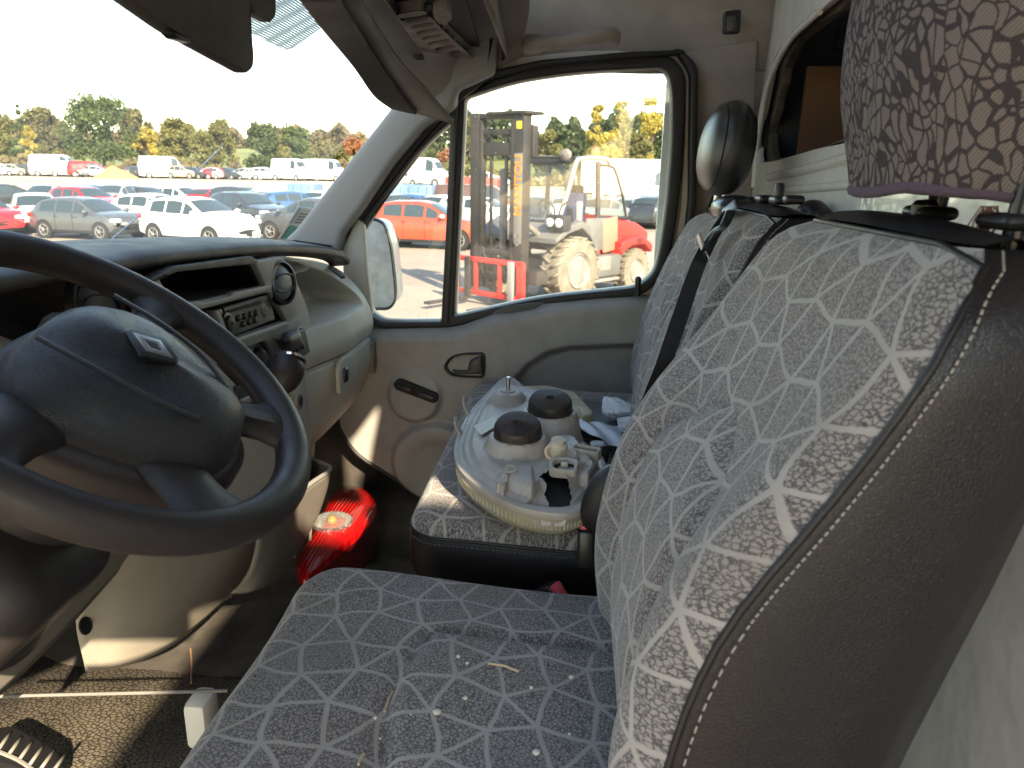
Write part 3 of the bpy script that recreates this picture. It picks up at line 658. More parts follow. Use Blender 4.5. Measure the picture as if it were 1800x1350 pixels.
for a, b in ((416, 559), (427, 556), (437, 553), (447, 550), (424, 570), (435, 566), (445, 563)):
    lathe('radio_button', [(.0065, -.003), (.0065, .003), (.004, .0065), (0, .007)], on_y(a, b, .597), M_black, rad, 12)
M_print = mat('pale_print', (.5, .5, .5), .6)
for a, b, wd in ((452, 550, 8), (450, 563, 9), (414, 571, 5), (438, 575, 6), (455, 566, 5)):
    q = P(a, b, Y=.5972); box('button_print', q, (wd*.0012, .0006, .0012), M_print, rad)
tr_ = plate('trip_display', [rnd(pY(.612, [(336, 552), (366, 546), (376, 580), (360, 592)]), .003)], MY(.612), .02, M_dark, dash, .002)
lathe('tray_knob', [(.012, -.003), (.011, .01), (0, .012)], on_y(352, 562, .60), M_black, dash, 14)
vent('air_vent', P(495, 497, Y=.586), .046, mat('vent_disc_grey', (.13, .14, .15), .35), Vector((1, -.22, 0)), Vector((0, .12, 1)))
# climate knobs and hazard-side compartment
lathe('climate_knob', [(.026, -.004), (.025, .012), (.018, .02), (.012, .021), (0, .021)], on_y(449, 632, .60), M_black, dash, 28, mod=lambda t, h: 1-.12*(abs(sin(t*1.5)) if h > .01 else 0))
lathe('climate_dial', [(.036, -.004), (.036, .001), (.03, .002), (0, .002)], on_y(449, 632, .60), M_dark, dash, 28)
lathe('climate_knob', [(.013, -.003), (.012, .006), (0, .008)], on_y(424, 614, .60), M_black, dash, 16)
fan = bmesh.new()
for a, b, rr_ in ((432, 612, .2), (439, 610, -.5), (444, 615, .6)):
    q = P(a, b, Y=.595); box_bm(fan, q, (.007, .0006, .0012), Matrix.Rotation(rr_, 3, 'Y'))
from_bm('dial_print', fan, M_print, dash, False)
strip('ashtray_surround', [(480, 594), (528, 570), (536, 590), (544, 622), (526, 638), (518, 640)], .590, M_grey_trim, .01)
ash = strip('ashtray', [(486, 598), (527, 576), (538, 618), (522, 630), (508, 632)], .586, M_dark, .014, .004)
grid('ashtray_grip', [[P(496, 590, Y=.575), P(505, 584, Y=.57), P(523, 578, Y=.575)], [P(499, 602, Y=.56), P(510, 597, Y=.552), P(527, 590, Y=.56)], [P(503, 616, Y=.565), P(514, 614, Y=.562), P(534, 606, Y=.568)]], M_dark, ash, 4, 4, .006)
for a, b in ((512, 618), (521, 615), (529, 611)):
    lathe('grip_tooth', [(.005, 0), (.003, .008), (0, .009)], on_y(a, b, .575), M_black, ash, 8)
# passenger half: lofted profile (Y,Z), recessed tray at the top
prof = [(.84, 1.915), (.76, 1.905), (.68, 1.895), (.625, 1.875), (.592, 1.84), (.568, 1.80), (.55, 1.755), (.54, 1.72), (.537, 1.695), (.545, 1.668), (.552, 1.664), (.552, 1.655), (.546, 1.65), (.545, 1.61), (.552, 1.57), (.575, 1.51), (.61, 1.455), (.66, 1.41), (.73, 1.38), (.9, 1.36)]
pr = cr([Vector((a, b)) for a, b in prof], 5)
NS = len(pr)-1
def dash_f(u, v):
    i = min(int(v*NS), NS-1); t = v*NS-i; p = pr[i].lerp(pr[i+1], t); y, z = p.x, p.y
    y += .05*(1-ss(1.53, 1.78, u))*ss(1.35, 1.6, z)*.9
    z -= .035*ss(1.6, 1.98, u)*ss(1.72, 1.88, z)
    y += .10*ss(1.955, 2.03, u)**2
    # recess
    if y < .80 and z > 1.7:
        top = 1.872-.9*max(0, u-1.80)**1.5*2.2
        f = ss(1.555, 1.60, u)*(1-ss(1.885, 1.93, u))*ss(1.752, 1.775, z)*(1-ss(top-.022, top-.004, z))
        y += .11*f
    return Vector((u, y, z))
hfield('passenger_panel', dash_f, 1.505, 2.03, 0, 1, 110, 150, M_beige_lt, dash, sharp=80)
seam = [dash_f(u, .512)+Vector((0, -.001, 0)) for u in [1.52+.5*i/20 for i in range(21)]]
tube('glovebox_seam', seam, .0022, M_blackm, dash, res=6)
VENT2 = True
def on_dash(a, b, back=.002):
    y = .55
    for _ in range(8):
        q = P(a, b, Y=y); best = min(range(NS+1), key=lambda i: abs(dash_f(q.x, i/NS).z-q.z)+(.5 if dash_f(q.x, i/NS).z > 1.9 else 0)); y = .5*y+.5*dash_f(q.x, best/NS).y
    return P(a, b, Y=y-back)
vq = on_dash(628, 526, .006)
vent('air_vent', vq, .036, mat('side_vent_disc', (.24, .25, .26), .35), Vector((1, -.30, 0)), Vector((0, -.12, 1)))
gq = on_dash(600, 658)
plate('latch_recess', [rnd([(gq.x-.034, gq.z-.042), (gq.x+.03, gq.z-.042), (gq.x+.034, gq.z+.04), (gq.x-.01, gq.z+.042), (gq.x-.034, gq.z+.02)], .014)], MY(gq.y-.001), .006, M_beige_lt, dash, .003)
plate('latch_hole', [rnd([(gq.x-.026, gq.z-.03), (gq.x+.02, gq.z-.03), (gq.x+.024, gq.z+.03), (gq.x-.02, gq.z+.028)], .012)], MY(gq.y-.004), .003, M_blackm, dash)
box('glovebox_latch', (gq.x+.004, gq.y-.008, gq.z-.002), (.026, .014, .036), M_black, dash, bevel=.006, seg=3)
plate('side_pocket', [rnd([(1.955, 1.64), (1.99, 1.645), (1.995, 1.58), (1.975, 1.55), (1.957, 1.57)], .008)], MY(.551), .02, M_beige_dk, dash, .003)
plate('defrost_slot', [rnd(pZ(1.872, [(577, 472), (590, 476), (607, 489), (600, 490)]), .003)], MZ(1.874), .004, M_blackm, dash)
# lower console flowing to the floor
grid('lower_console', [
    [P(300, 740, Y=.60), P(400, 715, Y=.60), P(470, 690, Y=.60), P(525, 655, Y=.59), P(544, 645, Y=.605), P(552, 648, Y=.68)],
    [P(270, 800, Y=.60), P(380, 780, Y=.60), P(460, 755, Y=.60), P(525, 735, Y=.59), P(546, 725, Y=.605), P(554, 728, Y=.68)],
    [P(230, 870, Y=.61), P(340, 860, Y=.60), P(440, 850, Y=.60), P(512, 825, Y=.60), P(540, 812, Y=.62), P(548, 815, Y=.70)],
    [P(190, 960, Y=.62), P(290, 960, Y=.60), P(400, 950, Y=.60), P(470, 925, Y=.62), P(505, 900, Y=.66), P(515, 905, Y=.74)],
    [P(135, 1075, Y=.67), P(230, 1070, Y=.64), P(330, 1050, Y=.63), P(400, 1015, Y=.65), P(445, 975, Y=.69), P(455, 975, Y=.75)],
    [P(150, 1178, Y=.73), P(215, 1170, Y=.70), P(290, 1140, Y=.69), P(345, 1100, Y=.70), P(395, 1055, Y=.73), P(405, 1050, Y=.78)]], M_beige, dash, 6, 6, .005)
tube('console_edge', cr([P(544, 645, Y=.603), P(548, 728, Y=.603), P(544, 812, Y=.62)], 5), .004, M_beige, dash, res=8)
so_c = P(523, 706, Y=.585)
sk = plate('power_socket', [rnd([(so_c.x-.028, so_c.z-.045), (so_c.x+.03, so_c.z-.04), (so_c.x+.03, so_c.z+.045), (so_c.x-.028, so_c.z+.03)], .008)], MY(.586), .008, M_beige, dash, .002)
lathe('socket_ring', [(.0125, 0), (.0165, .003), (.0165, .006), (.0125, .006), (.0115, -.0), (0, -.001)], frame(Vector((so_c.x, .584, so_c.z)), Vector((1, 0, 0)), Vector((0, 0, 1))), M_beige_dk, sk, 24)
lathe('socket_well', [(.0112, 0.0), (0, .0005)], frame(Vector((so_c.x, .577, so_c.z)), Vector((1, 0, 0)), Vector((0, 0, 1))), M_blackm, sk, 20)
strip('switch_panel', [(498, 706), (512, 696), (516, 730), (503, 738)], .586, M_beige, .006)
strip('lower_switch_panel', [(410, 680), (450, 660), (470, 700), (420, 735)], .588, M_dark, .012)
strip('console_bar', [(420, 702), (470, 680), (474, 690), (424, 714)], .582, M_grey_trim, .008)
# storage bin bolted low on the console
XB0 = [P(548, 808, Y=.60), P(582, 826, Y=.56), P(470, 925, Y=.53)]
grid('storage_bin', [
    [P(545, 806, Y=.66), P(563, 814, Y=.60), P(580, 826, Y=.565), P(545, 852, Y=.55), P(500, 890, Y=.54), P(455, 925, Y=.55)],
    [P(545, 850, Y=.67), P(560, 850, Y=.61), P(570, 870, Y=.575), P(535, 905, Y=.56), P(490, 940, Y=.55), P(450, 965, Y=.56)],
    [P(530, 900, Y=.68), P(540, 905, Y=.62), P(548, 925, Y=.585), P(515, 965, Y=.57), P(475, 995, Y=.56), P(440, 1000, Y=.57)],
    [P(505, 955, Y=.70), P(512, 965, Y=.64), P(505, 985, Y=.61), P(480, 1018, Y=.59), P(450, 1030, Y=.58), P(420, 1030, Y=.60)],
    [P(480, 985, Y=.72), P(480, 995, Y=.66), P(470, 1010, Y=.64), P(455, 1030, Y=.62), P(435, 1040, Y=.61), P(405, 1042, Y=.63)]], M_beige_dk, dash, 5, 5, .006)
tube('bin_rim', cr([P(542, 805, Y=.66), P(563, 813, Y=.60), P(580, 825, Y=.565), P(545, 851, Y=.55), P(500, 889, Y=.54), P(455, 924, Y=.55)], 5), .0055, M_grey_trim, dash, res=8)
for a, b, c, d in ((553, 892, 545, 948), (527, 928, 517, 978)):
    tube('bin_rib', cr([P(a, b, Y=.578), P((a+c)/2-2, (b+d)/2, Y=.578), P(c, d, Y=.59)], 4), .0035, M_beige, dash, res=8)
grid('bin_liner', [[P(545, 810, Y=.665), P(520, 850, Y=.60), P(480, 890, Y=.60)], [P(545, 850, Y=.67), P(530, 890, Y=.61), P(480, 930, Y=.60)]], M_blackm, dash, 4, 4)
# knee trim to the left of the console
grid('knee_panel', [[P(-70, 1120, Y=.66), P(10, 1045, Y=.64), P(90, 985, Y=.62), P(170, 945, Y=.60), P(250, 925, Y=.60)],
                    [P(-70, 1190, Y=.68), P(20, 1110, Y=.65), P(100, 1040, Y=.63), P(180, 980, Y=.61), P(255, 945, Y=.60)],
                    [P(-70, 1275, Y=.72), P(20, 1200, Y=.69), P(110, 1110, Y=.66), P(190, 1020, Y=.63), P(238, 965, Y=.62)]], M_beige_dk, dash, 6, 6, .006)
grid('knee_panel_upper', [[P(-70, 1010, Y=.62), P(40, 985, Y=.60), P(120, 960, Y=.58), P(200, 940, Y=.58)],
                          [P(-70, 1080, Y=.64), P(20, 1020, Y=.62), P(90, 980, Y=.60), P(165, 950, Y=.59)],
                          [P(-70, 1130, Y=.67), P(10, 1055, Y=.65), P(85, 995, Y=.63), P(165, 955, Y=.61)]], M_beige, dash, 5, 5, .005)
strip('knee_slot', [(36, 1066), (66, 1034), (70, 1038), (48, 1062)], .615, M_blackm, .004, .0)
lathe('screw_recess', [(.013, 0), (.012, .002), (.008, -.001), (0, -.003)], frame(P(150, 1100, Y=.665), Vector((1, 0, 0)), Vector((0, .3, 1))), M_blackm, dash, 16)
grid('side_panel_upper', [[P(-60, 570, Y=.66), P(0, 592, Y=.655), P(45, 612, Y=.65), P(78, 640, Y=.645)],
                          [P(-60, 650, Y=.655), P(0, 660, Y=.65), P(40, 670, Y=.645), P(72, 680, Y=.64)],
                          [P(-60, 740, Y=.65), P(0, 730, Y=.645), P(40, 720, Y=.64), P(60, 700, Y=.64)]], M_beige, dash, 5, 5, .006)
# gear lever
kc = P(500, 655, Y=.50)
def ell(nm, c, s, m, par, rot=None, n=32, mm=20, p=1.0, tw=None):
    bm = bmesh.new(); bmesh.ops.create_uvsphere(bm, u_segments=n, v_segments=mm, radius=1)
    for v in bm.verts:
        x, y, z = v.co; k = 1+(tw*z if tw else 0)
        f_ = lambda t: math.copysign(abs(t)**p, t)
        v.co = Vector((f_(x)*s[0]*k, f_(y)*s[1]*k, f_(z)*s[2]))
    if rot: bmesh.ops.rotate(bm, matrix=rot, verts=bm.verts)
    bmesh.ops.translate(bm, vec=c, verts=bm.verts); return from_bm(nm, bm, m, par, True, 60)
gl_ = thing('gear_lever', 'round black gear knob with chrome capped top in front of the glovebox', 'gear lever', (kc.x, .55, 1.6))
gr = Matrix.Rotation(radians(-38), 3, 'Y') @ Matrix.Rotation(radians(25), 3, 'X')
kn = ell('gear_knob', kc, (.031, .034, .040), M_wheel, gl_, Matrix.Rotation(radians(35), 3, 'Y'), tw=.12)
ax = Vector((.62, -.30, .72)).normalized(); kf = frame(kc+ax*.026, Vector((0, 1, 0)).cross(ax), Vector((0, 1, 0)))
lathe('knob_ring', [(.026, .0), (.0265, .004), (.0225, .007), (.0215, .004)], kf, M_chrome, kn, 28)
lathe('knob_cap', [(.022, .003), (.0215, .0055), (.012, .0095), (0, .0105)], kf, M_black, kn, 28)
tube('lever_rod', [kc, kc+Vector((-.02, .09, -.10)), kc+Vector((-.03, .16, -.16))], .009, M_black, gl_)

# ================================================================= STEERING WHEEL
WC = Vector((.65, .436, 1.905)); WT = .656
_a = Vector((1, 0, 0)); _b = Vector((0, cos(WT), sin(WT))); TW = radians(9)
we1 = _a*cos(TW)+_b*sin(TW); we2 = _b*cos(TW)-_a*sin(TW); wn = Vector((0, -sin(WT), cos(WT)))
WM = lambda a, b, h: WC+we1*a+we2*b+wn*h
whl = thing('steering_wheel', 'worn dark brown steering wheel with blue-black airbag cover and diamond badge', 'steering wheel', WC)
RR = .197
tube('rim', [WM(RR*cos(t), RR*sin(t), 0) for t in [2*pi*i/96 for i in range(96)]], .0190, M_wheel, whl, closed=True, res=20)
def spoke(ang, w0, w1, r_in=.06, bend=0, nm='spoke'):
    rows = []
    for i in range(9):
        t = i/8; r = r_in+(RR-.004-r_in)*t
        wd = w0+(w1-w0)*t + .018*max(0, t-.7)**1.2*6
        hgt = -.018+.018*t
        row = []
        for k in range(13):
            a = 2*pi*k/12
            lx = wd*cos(a); lh = .013*sin(a)
            d = Vector((cos(ang), sin(ang))); s = Vector((-sin(ang), cos(ang)))
            p = d*r+s*lx; row.append(WM(p.x, p.y, hgt+lh+.006*(1-t)))
        rows.append(row)
    V = [v for r in rows for v in r]; n = 13
    return mesh(nm, V, [(i*n+j, i*n+j+1, (i+1)*n+j+1, (i+1)*n+j) for i in range(8) for j in range(n-1)], M_wheel, whl)
spoke(radians(302), .030, .024); spoke(radians(236), .036, .028)
spoke(radians(8), .024, .018); spoke(radians(172), .036, .030)
bm = bmesh.new()
q0 = [WM(*v) for v in ((.058, -.096, .0), (.082, -.128, -.001), (.094, -.150, -.001), (.084, -.156, -.002), (.062, -.128, -.001), (.05, -.108, .0))]
bm.faces.new([bm.verts.new(v+wn*.012) for v in q0]); bmesh.ops.triangulate(bm, faces=bm.faces)
r_ = bmesh.ops.extrude_face_region(bm, geom=bm.faces[:]); bmesh.ops.translate(bm, vec=-wn*.012, verts=[g for g in r_['geom'] if isinstance(g, bmesh.types.BMVert)])
from_bm('spoke_switch', bm, M_dark, whl)
# hub bowl and airbag cover
cov = cr([Vector(p) for p in ((0, .072), (.05, .068), (.092, .048), (.108, .012), (.100, -.035), (.078, -.085), (.045, -.122), (0, -.132), (-.045, -.122), (-.078, -.085), (-.100, -.035), (-.108, .012), (-.092, .048), (-.05, .068))], 5, True)
def dome(nm, outl, prof_, m, cx=-.02):
    bm = bmesh.new(); rings = []
    for s_, h in prof_:
        rings.append([bm.verts.new(WM(p.x*s_, cx+(p.y-cx)*s_, h+(0.006*cos(p.x*30)*(1 if h > .02 else 0)))) for p in outl])
    for A_, B_ in zip(rings, rings[1:]):
        for i in range(len(A_)): bm.faces.new((A_[i], A_[(i+1) % len(A_)], B_[(i+1) % len(A_)], B_[i]))
    c_ = bm.verts.new(WM(0, cx, prof_[-1][1]+.0065)); A_ = rings[-1]
    for i in range(len(A_)): bm.faces.new((A_[i], A_[(i+1) % len(A_)], c_))
    return from_bm(nm, bm, m, whl, True, 50)
dome('hub_shell', cov, [(.55, -.10), (.85, -.09), (1.06, -.06), (1.16, -.03), (1.15, -.016), (1.05, -.008), (.98, -.006)], M_wheel)
ac = dome('airbag_cover', cov, [(1.03, -.022), (1.04, -.012), (1.03, -.002), (.99, .012), (.93, .024), (.84, .033), (.72, .0385), (.6, .0415), (.4, .044), (.2, .045)], M_airbag)
for sgn in (-1, 1):
    tube('cover_crease', cr([WM(sgn*.070, .052, .0395), WM(sgn*.068, .0, .043), WM(sgn*.060, -.05, .042), WM(sgn*.04, -.09, .037)], 6), .0035, M_airbag, whl, res=8, flat=.6)
bs = [(-.030, 0), (0, .034), (.030, 0), (0, -.034)]
BC = (0, -.016)
def bdg(pts, h, d, m, par, nm, bev=.0012, hole=None):
    mp = lambda a, b, w_: WM(BC[0]+a, BC[1]+b, h+w_)
    return plate(nm, [pts]+([hole] if hole else []), mp, d, m, par, bev)
bd = bdg([(-.028, 0), (-.005, .026), (.005, .026), (.028, 0), (.005, -.026), (-.005, -.026)], .0515, .002, M_black, ac, 'badge_plate')  # raised badge base
bdg([(-.016, 0), (0, .0215), (.016, 0), (0, -.0215)], .0527, .0012, mat('dull_chrome', (.5, .5, .5), .3, 1.0), bd, 'badge', .0006, [(-.0065, 0), (0, .0090), (.0065, 0), (0, -.0090)])
# column and shroud
cd = (-wn*1.0+Vector((0, .02, -.10))).normalized()
tube('column_shroud', [WC-wn*.05, WC+cd*.12, WC+cd*.22, WC+cd*.34], [.052, .07, .078, .08], M_wheel, whl, res=28, flat=.9)
bx_ = WC+cd*.2
box('column_cover', bx_+Vector((-.04, .0, -.04)), (.16, .16, .12), M_wheel, whl, Matrix.Rotation(radians(-45), 3, 'X'), .04, 5)
tube('indicator_stalk', cr([WM(.05, .05, -.05), WM(.12, .08, -.05), WM(.17, .085, -.045)], 5), .008, M_black, whl)
lathe('horn_stud', [(.0, .0), (.016, .002), (.02, -.006), (.02, -.02)], frame(WM(.10, .085, -.035), we1, we2), M_dark, whl)

# ================================================================= SEATS
SB = [(1.38, -.085), (1.44, -.072), (1.50, -.058), (1.61, -.044), (1.68, -.052), (1.75, -.067), (1.81, -.090), (1.87, -.130), (1.92, -.168), (1.97, -.202), (2.02, -.230), (2.08, -.262)]
def backrest(par, cx, hw, z0, z1, off, bk, dip=.028, seamx=.14, seamz=1.88, bol=.82, rad=.05, k=SB, cloth=M_cloth, pipe=True, side_z=0.0):
    """cloth front panel, leatherette side and back shell, piping and stitches"""
    nu, nv = 56, 70
    Z = [z0+(z1-z0)*i/nv for i in range(nv+1)]
    def hwz(z):
        t = max(0, (z-(z1-rad))/rad); return hw-rad*(1-sqrt(max(0, 1-t*t)))*.9
    def yc(z): return smooth_tab(k, z, .04)+off
    def front(u, z):   # u -1..1
        a = abs(u); y = yc(z)
        lo = 1-ss(z1-.22, z1-.04, z)
        y -= dip*lo*(1-ss(bol-.42, bol, a))
        if a > bol: y -= .036*((a-bol)/(1-bol))**2*(.45+.55*lo)
        y -= .022*max(0, (z-(z1-.03))/.03)**2
        x = cx+u*hwz(z)
        # inset panel groove
        if seamx:
            top = seamz-1.1*abs(x-cx)**1.6*1.6
            sx = seamx*(.8+.2*ss(z0, seamz, z))
            d = max(abs(x-cx)-sx, z-top)
            y += .012*(1-ss(-.03, .0, d))
            y -= .009*math.exp(-(d/.006)**2)
        return Vector((x, y, z))
    V = []; UV = []; s_acc = 0; prev = None
    for z in Z:
        q = yc(z)
        if prev: s_acc += sqrt((q-prev[0])**2+(z-prev[1])**2)
        prev = (q, z)
        for j in range(nu+1):
            u = -1+2*j/nu; u = math.copysign(abs(u)**.8, u); V.append(front(u, z)); UV.append((cx+u*hw, s_acc))
    n = nu+1
    o = mesh('backrest_cloth', V, [(i*n+j, i*n+j+1, (i+1)*n+j+1, (i+1)*n+j) for i in range(nv) for j in range(nu)], cloth, par, True, UV, 80)
    # shell
    def back(z): return lerp_tab(bk, z)
    V = []; rings = []
    for z in Z:
        L_ = front(-1, z); R_ = front(1, z); yb = back(z); b_ = .03
        side = []
        for s_, e in ((-1, L_), (1, R_)):
            xs = [0, .004, .006, .006, .004, -.004, -.03]
            ys = [0, .12, .3, .6, .85, .96, 1]
            seq = [Vector((e.x+s_*xx*(1 if z < z1-.02 else .5), e.y+(yb-e.y)*yy, z)) for xx, yy in zip(xs, ys)]
            side.append(seq)
        rings.append(side[0]+list(reversed(side[1])))
    n = len(rings[0]); V = [v for r in rings for v in r]
    Fc = [(i*n+j, i*n+j+1, (i+1)*n+j+1, (i+1)*n+j) for i in range(nv) for j in range(n-1)]
    base = len(V)
    # rounded top
    ft = [front(-1+2*j/24, z1) for j in range(25)]
    tp = []
    yb = back(z1)
    for a in range(9):
        t = a/8
        tp.append([Vector((p.x, p.y+(yb-p.y)*t, z1+.016*sin(pi*min(1, t*1.15+.1)) * (1-.6*abs(j/12-1)**3))) for j, p in enumerate(ft)])
    for r in tp: V += r
    for i in range(8):
        for j in range(24): Fc.append((base+i*25+j, base+i*25+j+1, base+(i+1)*25+j+1, base+(i+1)*25+j))
    sh = mesh('backrest_shell', V, Fc, M_leather, par, True, None, 75)
    if pipe:
        line = [front(-1, z) for z in Z[::3]]+[front(u/6, z1) for u in range(-5, 6)]+[front(1, z) for z in Z[::-3]]
        tube('piping', line, .0032, M_leather, o, res=8)
        for s_ in (-1, 1):
            bm = bmesh.new()
            e = [front(s_, z)+Vector((s_*.0065, -.009, 0)) for z in Z]
            acc = 0
            for p, q in zip(e, e[1:]):
                m_ = int(max(1, (q-p).length/.0055))
                for i in range(m_):
                    a = p.lerp(q, i/m_); b = p.lerp(q, (i+.62)/m_)
                    tube_bm(bm, [a, b], .0009, res=4)
            from_bm('stitching', bm, M_thread, sh)
    return front
def cushion(par, x0, x1, y0, y1, top, h_cloth, z_bot, rc=.06, seams=None, cloth=M_cloth, skirt=True):
    """seat cushion: rounded slab with cloth top and leatherette skirt"""
    out = rnd([(x0, y0), (x1, y0), (x1, y1), (x0, y1)], [.02, .02, rc, rc], 8)
    cxm = (x0+x1)/2
    nx, ny = 64, 60
    def f(x, y):
        d = min(x-x0, x1-x, y1-y, (y-y0)+.05)
        # corner distance
        for qx, sx_ in ((x0+rc, -1), (x1-rc, 1)):
            if (x-qx)*sx_ > 0 and y > y1-rc: d = min(d, rc-sqrt((x-qx)**2+(y-(y1-rc))**2))
        d = max(0, d); e = .035
        z = top(x, y)-(h_cloth*(1-sqrt(max(0, 1-(1-min(1, d/e))**2)))) + .012*ss(0, .12, d)
        if seams:
            g = seams(x, y); z += .006*(1-ss(-.02, 0, g)); z -= .010*math.exp(-(g/.005)**2)
        return z
    V = []; UV = []; idx = {}
    for i in range(ny+1):
        for j in range(nx+1):
            tx = -1+2*j/nx; ty = -1+2*i/ny
            tx = math.copysign(1-(1-abs(tx))**1.25, tx); ty = math.copysign(1-(1-abs(ty))**1.25, ty)
            x = cxm+(x1-x0)/2*tx; y = (y0+y1)/2+(y1-y0)/2*ty
            # pull the corners in
            for qx, sx_ in ((x0+rc, -1), (x1-rc, 1)):
                if (x-qx)*sx_ > 0 and y > y1-rc:
                    dx, dy = (x-qx), (y-(y1-rc)); m_ = max(abs(dx), abs(dy)); r_ = sqrt(dx*dx+dy*dy)
                    if r_ > 1e-6: x = qx+dx*m_/r_; y = (y1-rc)+dy*m_/r_
            V.append(Vector((x, y, f(x, y)))); UV.append((x+.013, y+.02))
    n = nx+1
    o = mesh('cushion_cloth', V, [(i*n+j, i*n+j+1, (i+1)*n+j+1, (i+1)*n+j) for i in range(ny) for j in range(nx)], cloth, par, True, UV, 80)
    border = [V[j] for j in range(n)]+[V[i*n+nx] for i in range(1, ny+1)]+[V[ny*n+j] for j in range(nx-1, -1, -1)]+[V[i*n] for i in range(ny-1, 0, -1)]
    if skirt:
        cm = Vector((cxm, (y0+y1)/2, 0)); VV = []; 
        levels = [(1.0, 0), (1.006, -.012), (1.008, -.04), (1.004, -.08), (.985, -.105), (.94, -.12)]
        dz = (z_bot-(top(cxm, y1)-h_cloth))/-.12
        for s_, d_ in levels: VV += [Vector((cm.x+(p.x-cm.x)*s_, cm.y+(p.y-cm.y)*s_, p.z+d_*dz)) for p in border]
        nb = len(border); Fc = [(i*nb+j, i*nb+(j+1) % nb, (i+1)*nb+(j+1) % nb, (i+1)*nb+j) for i in range(len(levels)-1) for j in range(nb)]
        sk_ = mesh('cushion_skirt', VV, Fc, M_leather, par, True, None, 60)
        tube('piping', border[::2], .003, M_leather, o, closed=True, res=8)
        bm = bmesh.new(); bb = [p+((p-cm)*Vector((1, 1, 0))).normalized()*.0028+Vector((0, 0, -.010)) for p in border]
        for p, q in zip(bb, bb[1:]):
            m_ = int(max(1, (q-p).length/.006))
            for i in range(m_): tube_bm(bm, [p.lerp(q, i/m_), p.lerp(q, (i+.6)/m_)], .0008, res=4)
        from_bm('stitching', bm, mat('dull_thread', (.12, .11, .10), .8), sk_)
    return f
# driver seat
ds = thing('driver_seat', 'nearest patterned grey cloth seat with black leatherette side and cloth covered headrest', 'car seat', (.72, .1, 1.1))
d_front = backrest(ds, .72, .252, 1.36, 2.055, 0.0, [(1.36, -.19), (1.55, -.235), (1.7, -.268), (1.83, -.300), (1.95, -.325), (2.055, -.345)], seamx=.135, rad=.085)
def d_seam(x, y):
    return max(abs(x-.70)-.125, y-(.185+.12*(abs(x-.70)/.125)**2*-1*.2))
d_cush = cushion(ds, .455, .985, -.12, .388, lambda x, y: 1.500+.022*ss(-.1, .3, y)+.004*sin(x*17+y*9)+.012*(abs((x-.72)/.26)**3), .05, 1.385, .075, d_seam)
box('seat_pedestal', (.72, .08, 1.22), (.44, .40, .34), M_blackm, ds, bevel=.02)
box('seat_rail_cover', P(356, 1262, Z=1.30), (.05, .035, .08), mat('white_rail_plastic', (.6, .57, .5), .5), ds, bevel=.01)
# headrest of the driver seat: printed cloth cover
def cover_mat():
    m = bpy.data.materials.new('printed_headrest_cloth'); m.use_nodes = True
    n = m.node_tree.nodes; l = m.node_tree.links; b = n['Principled BSDF']; b.inputs['Roughness'].default_value = .95; b.inputs['Specular IOR Level'].default_value = .1
    tc = n.new('ShaderNodeTexCoord')
    nz = n.new('ShaderNodeTexNoise'); nz.inputs['Scale'].default_value = 14; nz.inputs['Detail'].default_value = 2; l.new(tc.outputs['Object'], nz.inputs['Vector'])
    mp = n.new('ShaderNodeMapping'); mp.inputs['Scale'].default_value = (1, 1, .62); mp.inputs['Rotation'].default_value = (.5, .3, .2); l.new(tc.outputs['Object'], mp.inputs[0])
    ad = n.new('ShaderNodeVectorMath'); ad.operation = 'MULTIPLY_ADD'; ad.inputs[1].default_value = (.05, .05, .05); l.new(nz.outputs['Color'], ad.inputs[0]); l.new(mp.outputs[0], ad.inputs[2])
    v = n.new('ShaderNodeTexVoronoi'); v.feature = 'DISTANCE_TO_EDGE'; v.inputs['Scale'].default_value = 108; v.inputs['Randomness'].default_value = 1; l.new(ad.outputs[0], v.inputs['Vector'])
    nz2 = n.new('ShaderNodeTexNoise'); nz2.inputs['Scale'].default_value = 20; l.new(tc.outputs['Object'], nz2.inputs['Vector'])
    th = math_(n, l, 'ADD', math_(n, l, 'MULTIPLY', nz2.outputs['Fac'], .22), .06)
    mk = math_(n, l, 'GREATER_THAN', v.outputs['Distance'], math_(n, l, 'SUBTRACT', th, .06))
    wv = n.new('ShaderNodeTexWave'); wv.inputs['Scale'].default_value = 170; wv.bands_direction = 'DIAGONAL'; l.new(tc.outputs['Object'], wv.inputs['Vector'])
    c0 = n.new('ShaderNodeMix'); c0.data_type = 'RGBA'; c0.inputs[6].default_value = (.21, .182, .172, 1); c0.inputs[7].default_value = (.13, .112, .108, 1); l.new(wv.outputs['Fac'], c0.inputs[0])
    c = n.new('ShaderNodeMix'); c.data_type = 'RGBA'; c.inputs[6].default_value = (.055, .048, .052, 1); l.new(c0.outputs[2], c.inputs[7])
    l.new(mk, c.inputs[0]); l.new(c.outputs[2], b.inputs['Base Color'])
    bp = n.new('ShaderNodeBump'); bp.inputs['Strength'].default_value = .4; bp.inputs['Distance'].default_value = .002; l.new(wv.outputs['Fac'], bp.inputs['Height']); l.new(bp.outputs[0], b.inputs['Normal'])
    return m
M_cover = cover_mat()
hcx, hcy, hcz = .70, -.325, 2.257
bm = bmesh.new(); rings = []
zs = [2.090, 2.088, 2.094, 2.106, 2.13, 2.17, 2.21, 2.25, 2.29, 2.33, 2.37, 2.395, 2.405]
